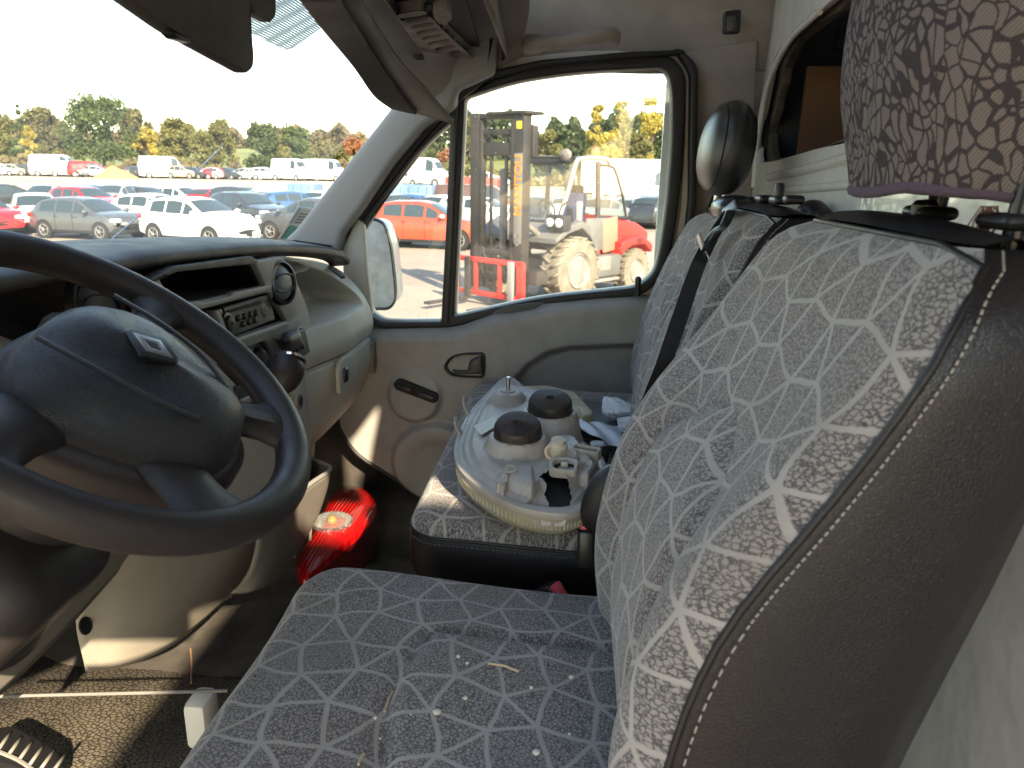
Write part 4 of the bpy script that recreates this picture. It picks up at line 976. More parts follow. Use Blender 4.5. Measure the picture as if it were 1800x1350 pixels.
for i, z in enumerate(zs):
    t = (z-hcz)/.17; e = max(0, 1-abs(t)**2.6)**.5 if t > 0 else 1-.12*abs(t)**2.2-.06*max(0, -t-.6)
    k_ = e*(.97 if i < 2 else 1)
    ring = []
    for j in range(64):
        a = 2*pi*j/64
        cx_, sx_ = cos(a), sin(a)
        x = math.copysign(abs(cx_)**.8, cx_)*.135*k_; y = math.copysign(abs(sx_)**.9, sx_)*.078*k_
        rip = (1+(.008*sin(j*.589)+.006*sin(j*.196+i*.2))*(1-ss(2.09, 2.16, z)))
        zz = z+(.003*sin(a*3+1)+.001*sin(a*7))*(1-ss(2.08, 2.14, z))
        lean = -(z-2.09)*.06+.018*ss(2.09, 2.2, z)
        ring.append(bm.verts.new((hcx+x*rip, hcy+y*rip+lean, zz)))
    rings.append(ring)
for A_, B_ in zip(rings[1:], rings[2:]):
    for j in range(64): bm.faces.new((A_[j], A_[(j+1) % 64], B_[(j+1) % 64], B_[j]))
for j in range(64): bm.faces.new((rings[0][j], rings[0][(j+1) % 64], rings[1][(j+1) % 64], rings[1][j]))
bm.faces.new(rings[-1])
hemline = [Vector(v.co) for v in rings[1]]
hr = from_bm('headrest', bm, M_cover, ds)
sb_ = hr.modifiers.new('sub', 'SUBSURF'); sb_.levels = 1; sb_.render_levels = 1
tube('hem', [p+Vector((0, 0, .004)) for p in hemline], .0042, mat('purple_hem', (.085, .06, .085), .95, bump=(260, .8, .002, 'n')), hr, closed=True, res=8, flat=1.3)
bm = bmesh.new()
for j in range(16):
    p = P(1725+j*2, 362, X=.60); tube_bm(bm, cr([p, p+Vector((.004*sin(j), .006*cos(j*2), -.012)), p+Vector((.008*sin(j*3), .006+.004*cos(j), -.022-.008*sin(j*1.3)**2))], 3), .0006, res=4)
from_bm('frayed_thread', bm, mat('fray', (.16, .08, .06), .9), hr)
for a, b in ((1588, 385), (1722, 398)):
    q = P(a, b, Y=-.30); q2 = Vector((q.x, q.y, 2.045))
    q2.y = -.325; tube('headrest_post', [q2, q2+Vector((0, -.004, .06))], .0085, mat('dark_post', (.03, .03, .035), .25, .6), ds, res=14)
    bz = box('post_guide', (q.x, -.322, 2.072), (.046, .034, .012), M_black, ds, bevel=.006, seg=3)
lathe('guide_button', [(.011, 0), (.011, .014), (.008, .018), (0, .019)], frame(P(1622, 388, Y=-.315)+Vector((0, 0, .0)), Vector((1, 0, 0)), Vector((0, 1, 0))), M_black, ds)
# recliner cover and buckle beside the driver seat
ell('recliner_cover', P(1074, 880, X=1.0), (.024, .040, .058), M_leather, ds, Matrix.Rotation(radians(20), 3, 'X'), p=.85)
def buckle(par, c, rotz, tilt, lab=None, red=(.62, .05, .06)):
    R_ = Matrix.Rotation(rotz, 3, 'Z') @ Matrix.Rotation(tilt, 3, 'Y')
    b0 = box('buckle_body', c, (.035, .028, .065), M_black, par, R_, .006, 3)
    box('buckle_button', c+R_ @ Vector((0, 0, .034)), (.027, .022, .010), mat('buckle_red', red, .35), b0, R_, .003)
    return b0
bk1 = thing('seat_belt_buckle', 'red topped seat belt buckle poking up between driver seat and bench base', 'belt buckle', P(955, 1045, X=1.03))
buckle(bk1, P(956, 1052, X=1.02), radians(60), radians(-50), red=(.75, .10, .13))
bk2 = thing('seat_belt_buckle', 'small red seat belt buckle at the rear corner of the bench cushion', 'belt buckle', P(1027, 950, X=1.06))
buckle(bk2, P(1030, 962, X=1.06), 0, radians(10))

# passenger bench
bn = thing('passenger_bench', 'two-place patterned grey cloth bench with black leatherette base beyond the driver seat', 'car seat', (1.55, .05, 1.1))
BK = [(1.38, -.215), (1.50, -.188), (1.58, -.165), (1.66, -.172), (1.74, -.190), (1.82, -.214), (1.90, -.246), (1.98, -.285), (2.07, -.335)]
f_near = backrest(bn, 1.375, .200, 1.42, 2.04, 0.03, [(1.4, -.34), (1.7, -.365), (2.04, -.41)], dip=.012, seamx=.11, seamz=1.90, k=BK, rad=.045)
f_far = backrest(bn, 1.79, .190, 1.42, 2.015, 0.0, [(1.4, -.35), (1.7, -.37), (2.02, -.40)], dip=.012, seamx=.10, seamz=1.88, k=BK, rad=.05)
def b_seam(x, y): return 1
cushion(bn, 1.105, 1.975, -.2, .262, lambda x, y: 1.528+.014*ss(-.1, .25, y)+.003*sin(x*11), .03, 1.405, .06, None)
box('bench_base', (1.54, .02, 1.24), (.80, .36, .32), M_blackm, bn, bevel=.02)
hb = thing('headrest', 'black leatherette headrest standing on the far bench seat by the door', 'headrest', (1.77, -.33, 2.03))
def hrest(nm, c, s, par):
    bm = bmesh.new(); bmesh.ops.create_uvsphere(bm, u_segments=48, v_segments=32, radius=1)
    for v in bm.verts:
        x, y, z = v.co; g = lambda t, p: math.copysign(abs(t)**p, t)
        v.co = Vector((g(x, .75)*s[0], g(y, .95)*s[1]*(1-.06*z), g(z, .86)*s[2]))
    bmesh.ops.rotate(bm, matrix=Matrix.Rotation(radians(6), 3, 'X'), verts=bm.verts); bmesh.ops.translate(bm, vec=c, verts=bm.verts)
    return from_bm(nm, bm, mat('smooth_leatherette', (.035, .033, .033), .33, bump=(330, .12, .0006, 'v')), par, True, 80)
hq = Vector((1.77, -.335, 2.160))
ho = hrest('headrest_pad', hq, (.125, .056, .102), hb)
for sx_ in (-.040, .026):
    tube('headrest_seam', [hq+Matrix.Rotation(radians(6), 3, 'X') @ Vector((-.1255*cos(t)*.2 if False else math.copysign(abs(cos(t))**.75, cos(t))*.1265*sqrt(1-(sx_/.056)**2)**.75, sx_, math.copysign(abs(sin(t))**.86, sin(t))*.103*sqrt(1-(sx_/.056)**2)**.86)) for t in [2*pi*i/64 for i in range(64)]], .0016, M_blackm, ho, closed=True, res=6)
for dx in (-.04, .055):
    tube('headrest_post', [Vector((1.77+dx, -.33, 2.00)), Vector((1.77+dx, -.335, 2.075))], .006, M_metal, hb, res=12)
    box('post_guide', (1.77+dx, -.335, 2.025), (.03, .03, .012), M_black, bn, bevel=.004)
# belt guide on the bench top and strap down the cushion
ell('belt_guide', P(1296, 368, Y=-.33), (.085, .05, .028), mat('gloss_black_cap', (.02, .022, .025), .22), bn, None, p=.8)
grid('belt_guide_front', [[P(1270, 370, Y=-.29), P(1280, 362, Y=-.29), P(1292, 352, Y=-.30)], [P(1272, 380, Y=-.275), P(1284, 374, Y=-.275), P(1296, 365, Y=-.285)]], mat('guide_grey', (.25, .3, .36), .3), bn, 4, 4, .004)
for a, b, s_ in ((1345, 350, .05), (1372, 352, .05), (1395, 351, .03)):
    q = P(a, b, Y=-.345); box('post_guide', (q.x, q.y, q.z), (s_, .03, .014), M_black, bn, bevel=.006, seg=3)
lathe('guide_button', [(.008, 0), (.008, .02), (.006, .024), (0, .025)], frame(P(1369, 348, Y=-.345), Vector((1, 0, 0)), Vector((0, 1, 0))), M_black, bn)
bs_ = thing('seat_belt', 'black seat belt running down the front of the bench backrests with silver tongue', 'seat belt', P(1235, 450, Y=-.2))
bpath = [(1281, 374, -.265), (1262, 402, -.250), (1240, 440, -.230), (1222, 480, -.205), (1198, 550, -.170), (1170, 630, -.142), (1140, 705, -.125), (1118, 770, -.115)]
pts = cr([P(a, b, Y=y) for a, b, y in bpath], 6)
V = []; 
for i, p in enumerate(pts):
    t = (pts[min(i+1, len(pts)-1)]-pts[max(i-1, 0)]).normalized(); s_ = Vector((.30, -.95, -.1)); s_ = (s_-t*s_.dot(t)).normalized()
    wd = .012*(1 if i > 8 else .9); V += [p-s_*wd, p+s_*wd*.0+Vector((0, .002, 0)), p+s_*wd]
mesh('webbing', V, [(i*3+j, i*3+j+1, (i+1)*3+j+1, (i+1)*3+j) for i in range(len(pts)-1) for j in range(2)], mat('belt_webbing', (.02, .02, .024), .6, bump=(500, .5, .001, 'n')), bs_)
tq = P(1236, 436, Y=-.22)
box('belt_tongue', tq, (.022, .004, .05), M_metal, bs_, Matrix.Rotation(radians(25), 3, 'Y') @ Matrix.Rotation(radians(-20), 3, 'X'), .0015)
tube('tongue_loop', cr([P(1284, 372, Y=-.26), P(1272, 398, Y=-.245), P(1256, 408, Y=-.235), P(1243, 424, Y=-.225), P(1238, 440, Y=-.22)], 4), .008, M_black, bs_, res=8, flat=.5)
ell('anchor_boss', P(1428, 378, Y=-.44), (.035, .03, .028), M_black, cab)

# ================================================================= LOOSE THINGS IN THE CAB
M_lamp = mat('grey_lamp_housing', (.40, .375, .35), .42, bump=(60, .12, .001, 'n'), var=(11, .28), col2=(.30, .265, .23))
M_lens = mat('yellowed_lens', (.68, .63, .48), .12, trans=.45, coat=.5, bump=(200, .1, .0005, 'n'))
hl = thing('headlamp_unit', 'removed grey headlamp unit with two black caps and a broken hole lying on the bench', 'headlamp', P(930, 800, Z=1.57))
# outline of the housing on the bench (world metres), lens rim below
ol = [(806, 775), (800, 800), (806, 828), (824, 850), (858, 874), (900, 896), (945, 908), (990, 912), (1026, 902), (1040, 885), (1056, 858), (1064, 835), (1052, 806), (1020, 782), (1000, 756), (985, 722), (962, 696), (925, 690), (905, 674), (884, 673), (866, 690), (845, 712), (825, 735)]
LB = [P(a, b, Z=1.600) for a, b in ol]
LBs = cr(LB, 3, True); lc = sum(LBs, Vector())/len(LBs)
def lring(s_, z, sh=(0, 0)):
    return [Vector((lc.x+(p.x-lc.x)*s_+sh[0], lc.y+(p.y-lc.y)*s_+sh[1], z+(p.z-1.6))) for p in LBs]
def rings_mesh(nm, R_, m, par, cap=False, capb=False, sharp=35):
    V = [v for r in R_ for v in r]; n = len(R_[0])
    Fc = [(i*n+j, i*n+(j+1) % n, (i+1)*n+(j+1) % n, (i+1)*n+j) for i in range(len(R_)-1) for j in range(n)]
    if cap: Fc.append(tuple((len(R_)-1)*n+j for j in range(n)))
    if capb: Fc.append(tuple(range(n)))
    return mesh(nm, V, Fc, m, par, True, None, sharp)
lens = rings_mesh('lens', [lring(.80, 1.556), lring(.90, 1.558), lring(.95, 1.565), lring(.98, 1.578), lring(1.0, 1.598), lring(.96, 1.60)], M_lens, hl, False, True)
bm = bmesh.new()
for i in range(0, 34):
    for k in range(2):
        j = (i*2+k) % len(LBs); p = LBs[j].lerp(LBs[(j+1) % len(LBs)], .25+.5*0); q = lc+(p-lc)*.985
        if 4 <= j <= 30: box_bm(bm, Vector((q.x, q.y, 1.587)), (.0035, .0035, .018), None, .001)
        if 4 <= j <= 30:
            q = LBs[j].lerp(LBs[(j+1) % len(LBs)], .75); q = lc+(q-lc)*.985; box_bm(bm, Vector((q.x, q.y, 1.587)), (.0035, .0035, .018), None, .001)
o_ = from_bm('lens_rib', bm, M_lens, lens)
# housing: height field over its outline
holep = [P(a, b, Z=1.628) for a, b in ((948, 838), (958, 831), (978, 834), (996, 846), (1006, 862), (1001, 874), (990, 880), (978, 876), (972, 884), (966, 870), (958, 856), (962, 850))]
c1, c2 = P(910, 785, Z=1.63), P(966, 748, Z=1.63)
t1 = P(893, 700, Z=1.63)
polyL = [(p.x, p.y) for p in LBs]
def _pl(*a): return [(p.x, p.y) for p in (P(u_, v_, Z=1.63) for u_, v_ in a)]
DECK = _pl((1004, 768), (1058, 815), (1056, 845), (1018, 838), (986, 858), (955, 822), (985, 790))
DECK2 = _pl((968, 812), (1000, 796), (1022, 826), (990, 846))
POCK = _pl((930, 868), (950, 842), (975, 872), (1010, 888), (960, 895))
WEB = _pl((884, 810), (905, 822), (880, 862), (868, 852))
def lz(x, y):
    d = -sdist(polyL, x, y)
    z = 1.600+.012*ss(0, .004, d)+.016*ss(.010, .05, d)
    for c_, h_, r_ in ((c1, .040, .050), (c2, .048, .050)):
        q = sqrt((x-c_.x)**2+(y-c_.y)**2); z = max(z, 1.605+h_+.006-(.06*ss(r_-.002, r_+.03, q)))
    q = sqrt(((x-t1.x)/1.4)**2+(y-t1.y)**2); z = max(z, 1.6+.046*(1-ss(.022, .065, q)))
    q = sdist([(p.x, p.y) for p in (P(985, 800, Z=1.64), P(1040, 810, Z=1.64), P(1010, 770, Z=1.64), P(985, 765, Z=1.64))], x, y); z = max(z, 1.6+.045*(1-ss(-.004, .02, q)))
    if d > .012: z = max(z, 1.6+.034*(1-ss(-.002, .009, sdist(DECK, x, y))))
    z += .006*(1-ss(-.001, .003, sdist(DECK2, x, y)))
    z -= .012*(1-ss(-.002, .003, sdist(POCK, x, y)))
    z = max(z, 1.6+.026*(1-ss(-.001, .006, sdist(WEB, x, y)))) if d > .008 else z
    z += .0030*math.exp(-((d-.018)/.0025)**2)+.0022*math.exp(-((d-.032)/.0022)**2)
    z += .006*(1-ss(-.004, .004, sdist([(p.x, p.y) for p in (P(880, 850, Z=1.62), P(940, 872, Z=1.62), P(935, 830, Z=1.62), P(900, 818, Z=1.62))], x, y)))
    return z
xs = [p[0] for p in polyL]; ys = [p[1] for p in polyL]
V = []; N1 = 110
bm = bmesh.new(); gd = {}
x0_, x1_, y0_, y1_ = min(xs), max(xs), min(ys), max(ys)
hp2 = [(p.x, p.y) for p in holep]
def gp(i, j):
    if (i, j) not in gd:
        x = x0_+(x1_-x0_)*i/N1; y = y0_+(y1_-y0_)*j/N1
        gd[(i, j)] = bm.verts.new((x, y, lz(x, y)))
    return gd[(i, j)]
for i in range(N1):
    for j in range(N1):
        x = x0_+(x1_-x0_)*(i+.5)/N1; y = y0_+(y1_-y0_)*(j+.5)/N1
        if inside(polyL, x, y) and not inside(hp2, x, y): bm.faces.new((gp(i, j), gp(i+1, j), gp(i+1, j+1), gp(i, j+1)))
house = from_bm('lamp_housing', bm, M_lamp, hl, True, 28)
rings_mesh('housing_flange', [lring(.965, 1.598), lring(1.012, 1.600), lring(1.018, 1.606), lring(1.014, 1.611), lring(.97, 1.613), lring(.93, 1.609)], M_lamp, hl)
bmq = bmesh.new(); bmq.faces.new([bmq.verts.new((p.x, p.y, 1.606)) for p in [lc+(q-lc)*.93 for q in LBs]]); from_bm('lamp_interior', bmq, M_blackm, hl, False)
M_cap = mat('dusty_rubber_cap', (.014, .013, .014), .42, bump=(40, .4, .004, 'n'), var=(24, .6), col2=(.05, .038, .03))
ca = Vector((-.30, .05, .95)).normalized()
for c_, h_, r_, nm in ((c1, .026, .044, 'a'), (c2, .036, .044, 'b')):
    o0 = Vector((c_.x, c_.y, 1.628+h_-.012)); e1 = Vector((0, 1, 0)).cross(ca); f_ = frame(o0, e1, Vector((0, 1, 0)))
    cp = lathe('bulb_cap', [(r_*1.06, -.012), (r_*1.08, .002), (r_*1.04, .006), (r_*.98, .007), (r_*.96, .012), (r_*.93, .030), (r_*.86, .037), (r_*.6, .039), (r_*.18, .040), (r_*.17, .037), (r_*.08, .036), (0, .037)], f_, M_cap, hl, 96,
               mod=lambda t, h: 1+(.022*(1 if int(t/(2*pi)*96) % 2 else 0) if .008 < h < .033 else 0))
    bmx = bmesh.new()
    for k in range(0):
        a = k*2.09+.4; p0 = f_(r_*.25*cos(a), r_*.25*sin(a), .040); p1 = f_(r_*.85*cos(a), r_*.85*sin(a), .039); tube_bm(bmx, [p0, p1], .0022, res=6)
    bmx.free()
q = t1+Vector((0, 0, .016)); tube('mounting_stud', [q, q+Vector((-.0, .0, .032))], .0045, M_metal, hl)
lathe('stud_washer', [(.016, 0), (.016, .004), (.010, .006), (0, .006)], frame(q-Vector((0, 0, .002)), Vector((1, 0, 0)), Vector((0, 1, 0))), M_lamp, hl, 20)
q = P(981, 785, Z=1.655); lathe('adjuster_screw', [(.016, -.03), (.016, .004), (.0125, .006), (.012, .014), (.006, .015), (0, .013)], frame(q, Vector((1, 0, .2)), Vector((0, 1, 0))), mat('cream_screw', (.55, .49, .40), .5), hl, 20)
q = P(971, 795, Z=1.645); lathe('adjuster_eye', [(.009, 0), (.014, .002), (.014, .010), (.009, .012), (.0085, .004)], frame(q, Vector((.4, 0, .9)), Vector((0, 1, 0))), mat('tan_plastic', (.5, .4, .3), .5), hl, 20)
q = P(992, 822, Z=1.64); cs = rnd([(-.024, -.020), (.020, -.024), (.024, .016), (-.010, .024), (-.026, .010)], .01); ci = [(a*.72, b*.72) for a, b in cs]
cf_ = frame(q, Vector((0, -1, 0)), Vector((1, 0, .15)))
plate('connector_collar', [cs, ci], cf_, .012, M_lamp, hl, .002)
plate('connector_socket', [ci], lambda a, b, w_: cf_(a, b, w_-.002), .003, M_blackm, hl)
box('connector_pin', q+Vector((0, 0, .004)), (.008, .012, .012), M_lamp, hl, None, .002)
q = P(1031, 795, Z=1.645); sl = rnd([(-.020, -.006), (.020, -.006), (.020, .006), (-.020, .006)], .004); f2 = frame(q, Vector((-.4, -1, 0)), Vector((1, -.4, .2)))
plate('bracket_slot', [[(a*1.25, b*1.6) for a, b in sl], sl], f2, .014, M_lamp, hl, .002); plate('slot_dark', [sl], lambda a, b, w_: f2(a, b, w_-.003), .002, M_blackm, hl)
text_mesh('moulded_letter', 'D', .026, frame(P(898, 829, Z=1.634)+Vector((0, 0, .004)), Vector((0, -1, 0)), Vector((1, 0, .3))), .0015, M_lamp, hl)
bmx = bmesh.new(); rr = random.Random(3)
for k in range(7):
    q = P(842+k*3.2, 752-k*1.0+rr.uniform(-4, 4), Z=1.650); box_bm(bmx, q, (.003, .006, .001))
lab = plate('paper_sticker', [rnd([(q_.x, q_.y) for q_ in (P(832, 752, Z=1.63), P(868, 736, Z=1.63), P(880, 748, Z=1.63), P(846, 768, Z=1.63))], .004)], MZ(1.6335), .001, mat('old_sticker', (.62, .60, .54), .5), hl)
bmx.free()
for a, b in ((815, 760), (828, 722)):
    q = P(a, b, Z=1.62); grid('side_clip', [[q+Vector((0, 0, -.02)), q+Vector((.0, .016, .01)), q+Vector((.03, .018, .012))], [q+Vector((.02, -.0, -.02)), q+Vector((.02, .02, .02)), q+Vector((.05, .02, .014))]], M_lamp, hl, 4, 4, .004)
# other junk on the bench
yp = thing('lamp_bracket', 'yellowed plastic bracket lying behind the grey headlamp unit', 'bracket', P(985, 710, Z=1.57))
plate('bracket_body', [rnd(pZ(1.575, [(905, 690), (960, 688), (1010, 700), (1042, 735), (1040, 744), (985, 748), (950, 735)]), .01)], MZ(1.578), .02, mat('yellow_plastic', (.50, .44, .26), .5, var=(20, .3)), yp, .004)
plate('bracket_lug', [rnd(pZ(1.59, [(1015, 722), (1032, 726), (1038, 738), (1024, 740)]), .004)], MZ(1.594), .012, mat('yellow_lug', (.42, .36, .22), .5), yp, .002)
tg = tag(plate('folder', [rnd(pZ(1.562, [(1000, 705), (1060, 712), (1120, 745), (1100, 772), (1040, 762), (990, 735)]), .004)], MZ(1.564), .008, mat('dark_folder', (.06, .07, .07), .5), None, .002), 'dark grey folder under the crumpled tissue on the bench', 'folder')
pw = hfield('paper_sheet', lambda u, v: (lambda a, b, c, d: (a*(1-u)+b*u)*(1-v)+(d*(1-u)+c*u)*v)(P(1004, 752, Z=1.590), P(1095, 790, Z=1.566), P(1122, 745, Z=1.578), P(1012, 738, Z=1.585))+Vector((0, 0, .006*sin(u*5+v*2)+.003*sin(u*13+v*9))), 0, 1, 0, 1, 24, 16, mat('white_plastic_sleeve', (.62, .66, .74), .22, bump=(14, .4, .01, 'n')), None)
tag(pw, 'shiny white plastic sleeve lying on the bench beside the headlamp', 'plastic sleeve')
def crumple(nm, c, s, seed, m):
    bm = bmesh.new(); bmesh.ops.create_icosphere(bm, subdivisions=4, radius=1); R_ = random.Random(seed)
    pl = [(Vector((R_.gauss(0, 1), R_.gauss(0, 1), R_.gauss(0, 1))).normalized(), R_.uniform(.55, .95)) for _ in range(26)]
    for v in bm.verts:
        d = v.co.normalized(); r_ = min([1.15]+[h/max(.05, d.dot(n_)) for n_, h in pl if d.dot(n_) > .05])
        r_ *= 1+.06*sin(d.x*19+seed)*sin(d.y*17)+.05*sin(d.z*23+d.x*11)
        v.co = Vector((c.x+d.x*r_*s[0], c.y+d.y*r_*s[1], c.z+d.z*r_*s[2]))
    return from_bm(nm, bm, m, None, True, 18)
M_paper = mat('white_tissue', (.72, .74, .78), .8)
tag(crumple('crumpled_tissue', P(1082, 718, Z=1.600), (.042, .045, .034), 4, M_paper), 'crumpled white tissue on the bench against the far backrest', 'tissue')
tag(crumple('crumpled_tissue', P(1104, 742, Z=1.592), (.030, .034, .018), 9, M_paper), 'small flattened white tissue between the plastic sleeve and the seat belt', 'tissue')
bk = thing('plastic_clip', 'black plastic connector lying beside the recliner cover on the bench', 'connector', P(1060, 795, Z=1.58))
ell('clip_body', P(1052, 795, Z=1.60), (.03, .02, .018), M_black, bk, p=.6); tube('clip_lead', cr([P(1040, 800, Z=1.6), P(1062, 788, Z=1.615), P(1090, 792, Z=1.60), P(1095, 802, Z=1.59)], 4), .006, M_black, bk)
# tail lamp on the floor
M_red = mat('red_lamp_plastic', (.42, .006, .008), .14, coat=.7, trans=.25)
_n = M_red.node_tree.nodes; _l = M_red.node_tree.links
_t = _n.new('ShaderNodeTexCoord'); _w = _n.new('ShaderNodeTexWave'); _w.inputs['Scale'].default_value = 32; _w.bands_direction = 'Y'; _l.new(_t.outputs['Object'], _w.inputs['Vector'])
_b = _n.new('ShaderNodeBump'); _b.inputs['Strength'].default_value = .6; _b.inputs['Distance'].default_value = .004; _l.new(_w.outputs['Fac'], _b.inputs['Height']); _l.new(_b.outputs[0], _n['Principled BSDF'].inputs['Normal'])
M_reds = mat('dark_red_side', (.10, .004, .006), .25, coat=.6)
tl = thing('tail_lamp', 'loose red tail lamp with clear round reflector on the footwell floor', 'tail lamp', P(590, 960, Z=1.08))
tpx = [(520, 985), (545, 945), (565, 905), (585, 868), (605, 853), (635, 856), (656, 872), (665, 892), (645, 925), (610, 955), (575, 985), (545, 1012), (530, 1015)]
T0 = [P(a, b, Z=1.20) for a, b in tpx]; Ts = cr(T0, 4, True); tc_ = sum(Ts, Vector())/len(Ts)
def tring(s_, z, dx=0): return [Vector((tc_.x+(p.x-tc_.x)*s_+dx, tc_.y+(p.y-tc_.y)*s_, z+.06*ss(1.45, 2.0, p.x)*0)) for p in Ts]
rings_mesh('red_lens', [tring(1.0, 1.185), tring(.99, 1.195), tring(.95, 1.203), tring(.8, 1.210), tring(.5, 1.215), tring(.2, 1.217)], M_red, tl, True)
rings_mesh('lamp_side', [tring(1.0, 1.09), tring(1.015, 1.12), tring(1.01, 1.16), tring(1.0, 1.185)], M_reds, tl, False, True)
rc_ = P(584, 918, Z=1.218)
rl = lathe('reflector_bowl', [(.052, -.004), (.054, .004), (.050, .007), (.046, .004), (.03, -.004), (.012, -.010), (0, -.011)], frame(rc_, Vector((1, 0, 0)), Vector((0, 1, 0))), mat('chrome_facets', (.75, .76, .76), .15, .9, bump=(70, .9, .01, 'v')), tl, 40)
ell('amber_bulb', rc_+Vector((0, 0, .006)), (.012, .012, .012), mat('amber_bulb', (.38, .17, .02), .3), rl)
lathe('clear_lens', [(.050, .006), (.04, .014), (.02, .019), (0, .020)], frame(rc_, Vector((1, 0, 0)), Vector((0, 1, 0))), glass('clear_lamp_lens', .12, .2), rl, 36)
# floor bits
M_gp = mat('grey_pedal_metal', (.35, .33, .30), .45, .4)
pd = thing('pedal', 'ribbed black foot pedal in the lower left footwell', 'pedal', P(40, 1320, Z=1.15))
pz = [(-20, 1300), (20, 1283), (70, 1310), (102, 1330), (108, 1360), (60, 1372), (-20, 1345)]
plate('pedal_pad', [rnd(pZ(1.13, pz), .02)], MZ(1.13), .02, M_black, pd, .004)
for k in range(6):
    a = 2+k*19; p0, p1 = P(a+16, 1288+k*8, Z=1.146), P(a-8, 1322+k*8, Z=1.146); tube('pedal_rib', [p0, p1], .0032, M_gp, pd, res=6)
tube('pedal_edge', cr([P(-20, 1315, Z=1.146), P(30, 1335, Z=1.146), P(70, 1362, Z=1.146)], 4), .0035, M_gp, pd, res=6)
tag(tube('strap', cr([P(-60, 1225, X=.85), P(0, 1224, X=.85), P(120, 1221, X=.87), P(250, 1218, X=.88), P(400, 1214, X=.9)], 5), .0026, mat('grey_cord', (.16, .15, .14), .8, bump=(900, .6, .001, 'n')), None, res=8), 'taut grey cord stretched across the footwell in front of the seat', 'cord')
tag(tube('straw', cr([P(335, 1140, Z=1.07), P(337, 1170, Z=1.065), P(336, 1200, Z=1.065)], 4), .0022, mat('twig', (.30, .17, .10), .8), None, res=6), 'thin brown straw lying on the pebbled floor mat', 'straw')
M_crumb = mat('crumb', (.62, .56, .48), .8); rr = random.Random(11)
cz = lambda x, y: d_cush(x, y)
for k, (a, b, sz) in enumerate([(768, 1251, 5.5), (818, 1227, 3.6), (806, 1154, 3.2), (934, 1208, 3.2), (1005, 1190, 4.2), (943, 1322, 5), (1001, 1290, 2.2), (822, 1165, 3), (660, 1262, 2.6), (722, 1256, 1.6), (668, 1298, 2), (448, 1189, 3)]):
    q = P(a, b, Z=1.52); q = P(a, b, Z=cz(q.x, q.y)+.001); r_ = sz*.0008
    bm = bmesh.new(); bmesh.ops.create_icosphere(bm, subdivisions=2, radius=1)
    for v in bm.verts: v.co = Vector((q.x+v.co.x*r_*rr.uniform(.8, 1.3), q.y+v.co.y*r_*rr.uniform(.8, 1.2), q.z+v.co.z*r_*.5))
    o = from_bm('crumb', bm, M_crumb if k != 11 else mat('dark_crumb', (.12, .08, .05), .8), None, True)
    tag(o, 'pale crumb of debris on the driver seat cushion' if k != 11 else 'dark brown crumb near the front edge of the driver seat cushion', 'crumb', 'crumbs scattered on the driver seat' if k != 11 else None)
for k, pts in enumerate([[(858, 1166), (872, 1168), (886, 1170), (898, 1175), (912, 1180)], [(640, 1325), (634, 1333), (630, 1344)], [(690, 1215), (682, 1232), (676, 1250)]]):
    q = [P(a, b, Z=1.525) for a, b in pts]; q = [P(a, b, Z=cz(p.x, p.y)+.002) for (a, b), p in zip(pts, q)]
    tag(tube('straw', cr(q, 4), .0016, mat('straw_tan', (.45, .36, .24), .8), None, res=6), ['tan straw in the seam along the far side of the driver cushion', 'short tan straw at the lower end of the cushion front seam', 'tan straw in the upper part of the cushion front seam'][k], 'straw')
# stickers on the windscreen
st_ = thing('windscreen_sticker', 'paper certificate stickers, one pale and one teal green, low on the windscreen by the pillar', 'sticker', on_ws(515, 390))
def wq(nm, pts, m, back): 
    bm = bmesh.new(); vs_ = [bm.verts.new(on_ws(a, b, back)) for a, b in pts]; f_ = bm.faces.new(vs_)
    r_ = bmesh.ops.extrude_face_region(bm, geom=[f_]); bmesh.ops.translate(bm, vec=-WSN*.0008, verts=[g for g in r_['geom'] if isinstance(g, bmesh.types.BMVert)])
    return from_bm(nm, bm, m, st_, False)
wq('white_border', [(484, 419), (522, 360), (547, 363), (509, 422)], mat('sticker_white', (.62, .64, .62), .6), .006)
wq('pale_print', [(508, 388), (524, 362), (544, 365), (528, 391)], mat('sticker_grey', (.42, .45, .45), .6), .0085)
wq('teal_panel', [(491, 416), (507, 392), (523, 395), (507, 419)], mat('sticker_teal', (.02, .24, .22), .5), .0085)
for k in range(4): wq('print_line', [(514+k*3, 386-k*5), (527+k*3, 388-k*5), (528+k*3, 386.6-k*5), (515+k*3, 384.6-k*5)], mat('print_ink', (.12, .14, .15), .6), .0105)

# ================================================================= OUTSIDE: YARD
def ground_mat(name, c1, c2, sc1, rough=.9, c3=None):
    m = bpy.data.materials.new(name); m.use_nodes = True
    n = m.node_tree.nodes; l = m.node_tree.links; b = n['Principled BSDF']; b.inputs['Roughness'].default_value = rough
    tc = n.new('ShaderNodeTexCoord')
    a = n.new('ShaderNodeTexNoise'); a.inputs['Scale'].default_value = sc1; a.inputs['Detail'].default_value = 9; a.inputs['Roughness'].default_value = .65
    l.new(tc.outputs['Object'], a.inputs['Vector'])
    r = n.new('ShaderNodeValToRGB'); r.color_ramp.elements[0].position = .35; r.color_ramp.elements[1].position = .65
    r.color_ramp.elements[0].color = (*c1, 1); r.color_ramp.elements[1].color = (*c2, 1)
    if c3: e = r.color_ramp.elements.new(.5); e.color = (*c3, 1)
    l.new(a.outputs['Fac'], r.inputs[0]); l.new(r.outputs[0], b.inputs['Base Color'])
    bp = n.new('ShaderNodeBump'); bp.inputs['Distance'].default_value = .1; bp.inputs['Strength'].default_value = .4; l.new(a.outputs['Fac'], bp.inputs['Height']); l.new(bp.outputs[0], b.inputs['Normal'])
    return m
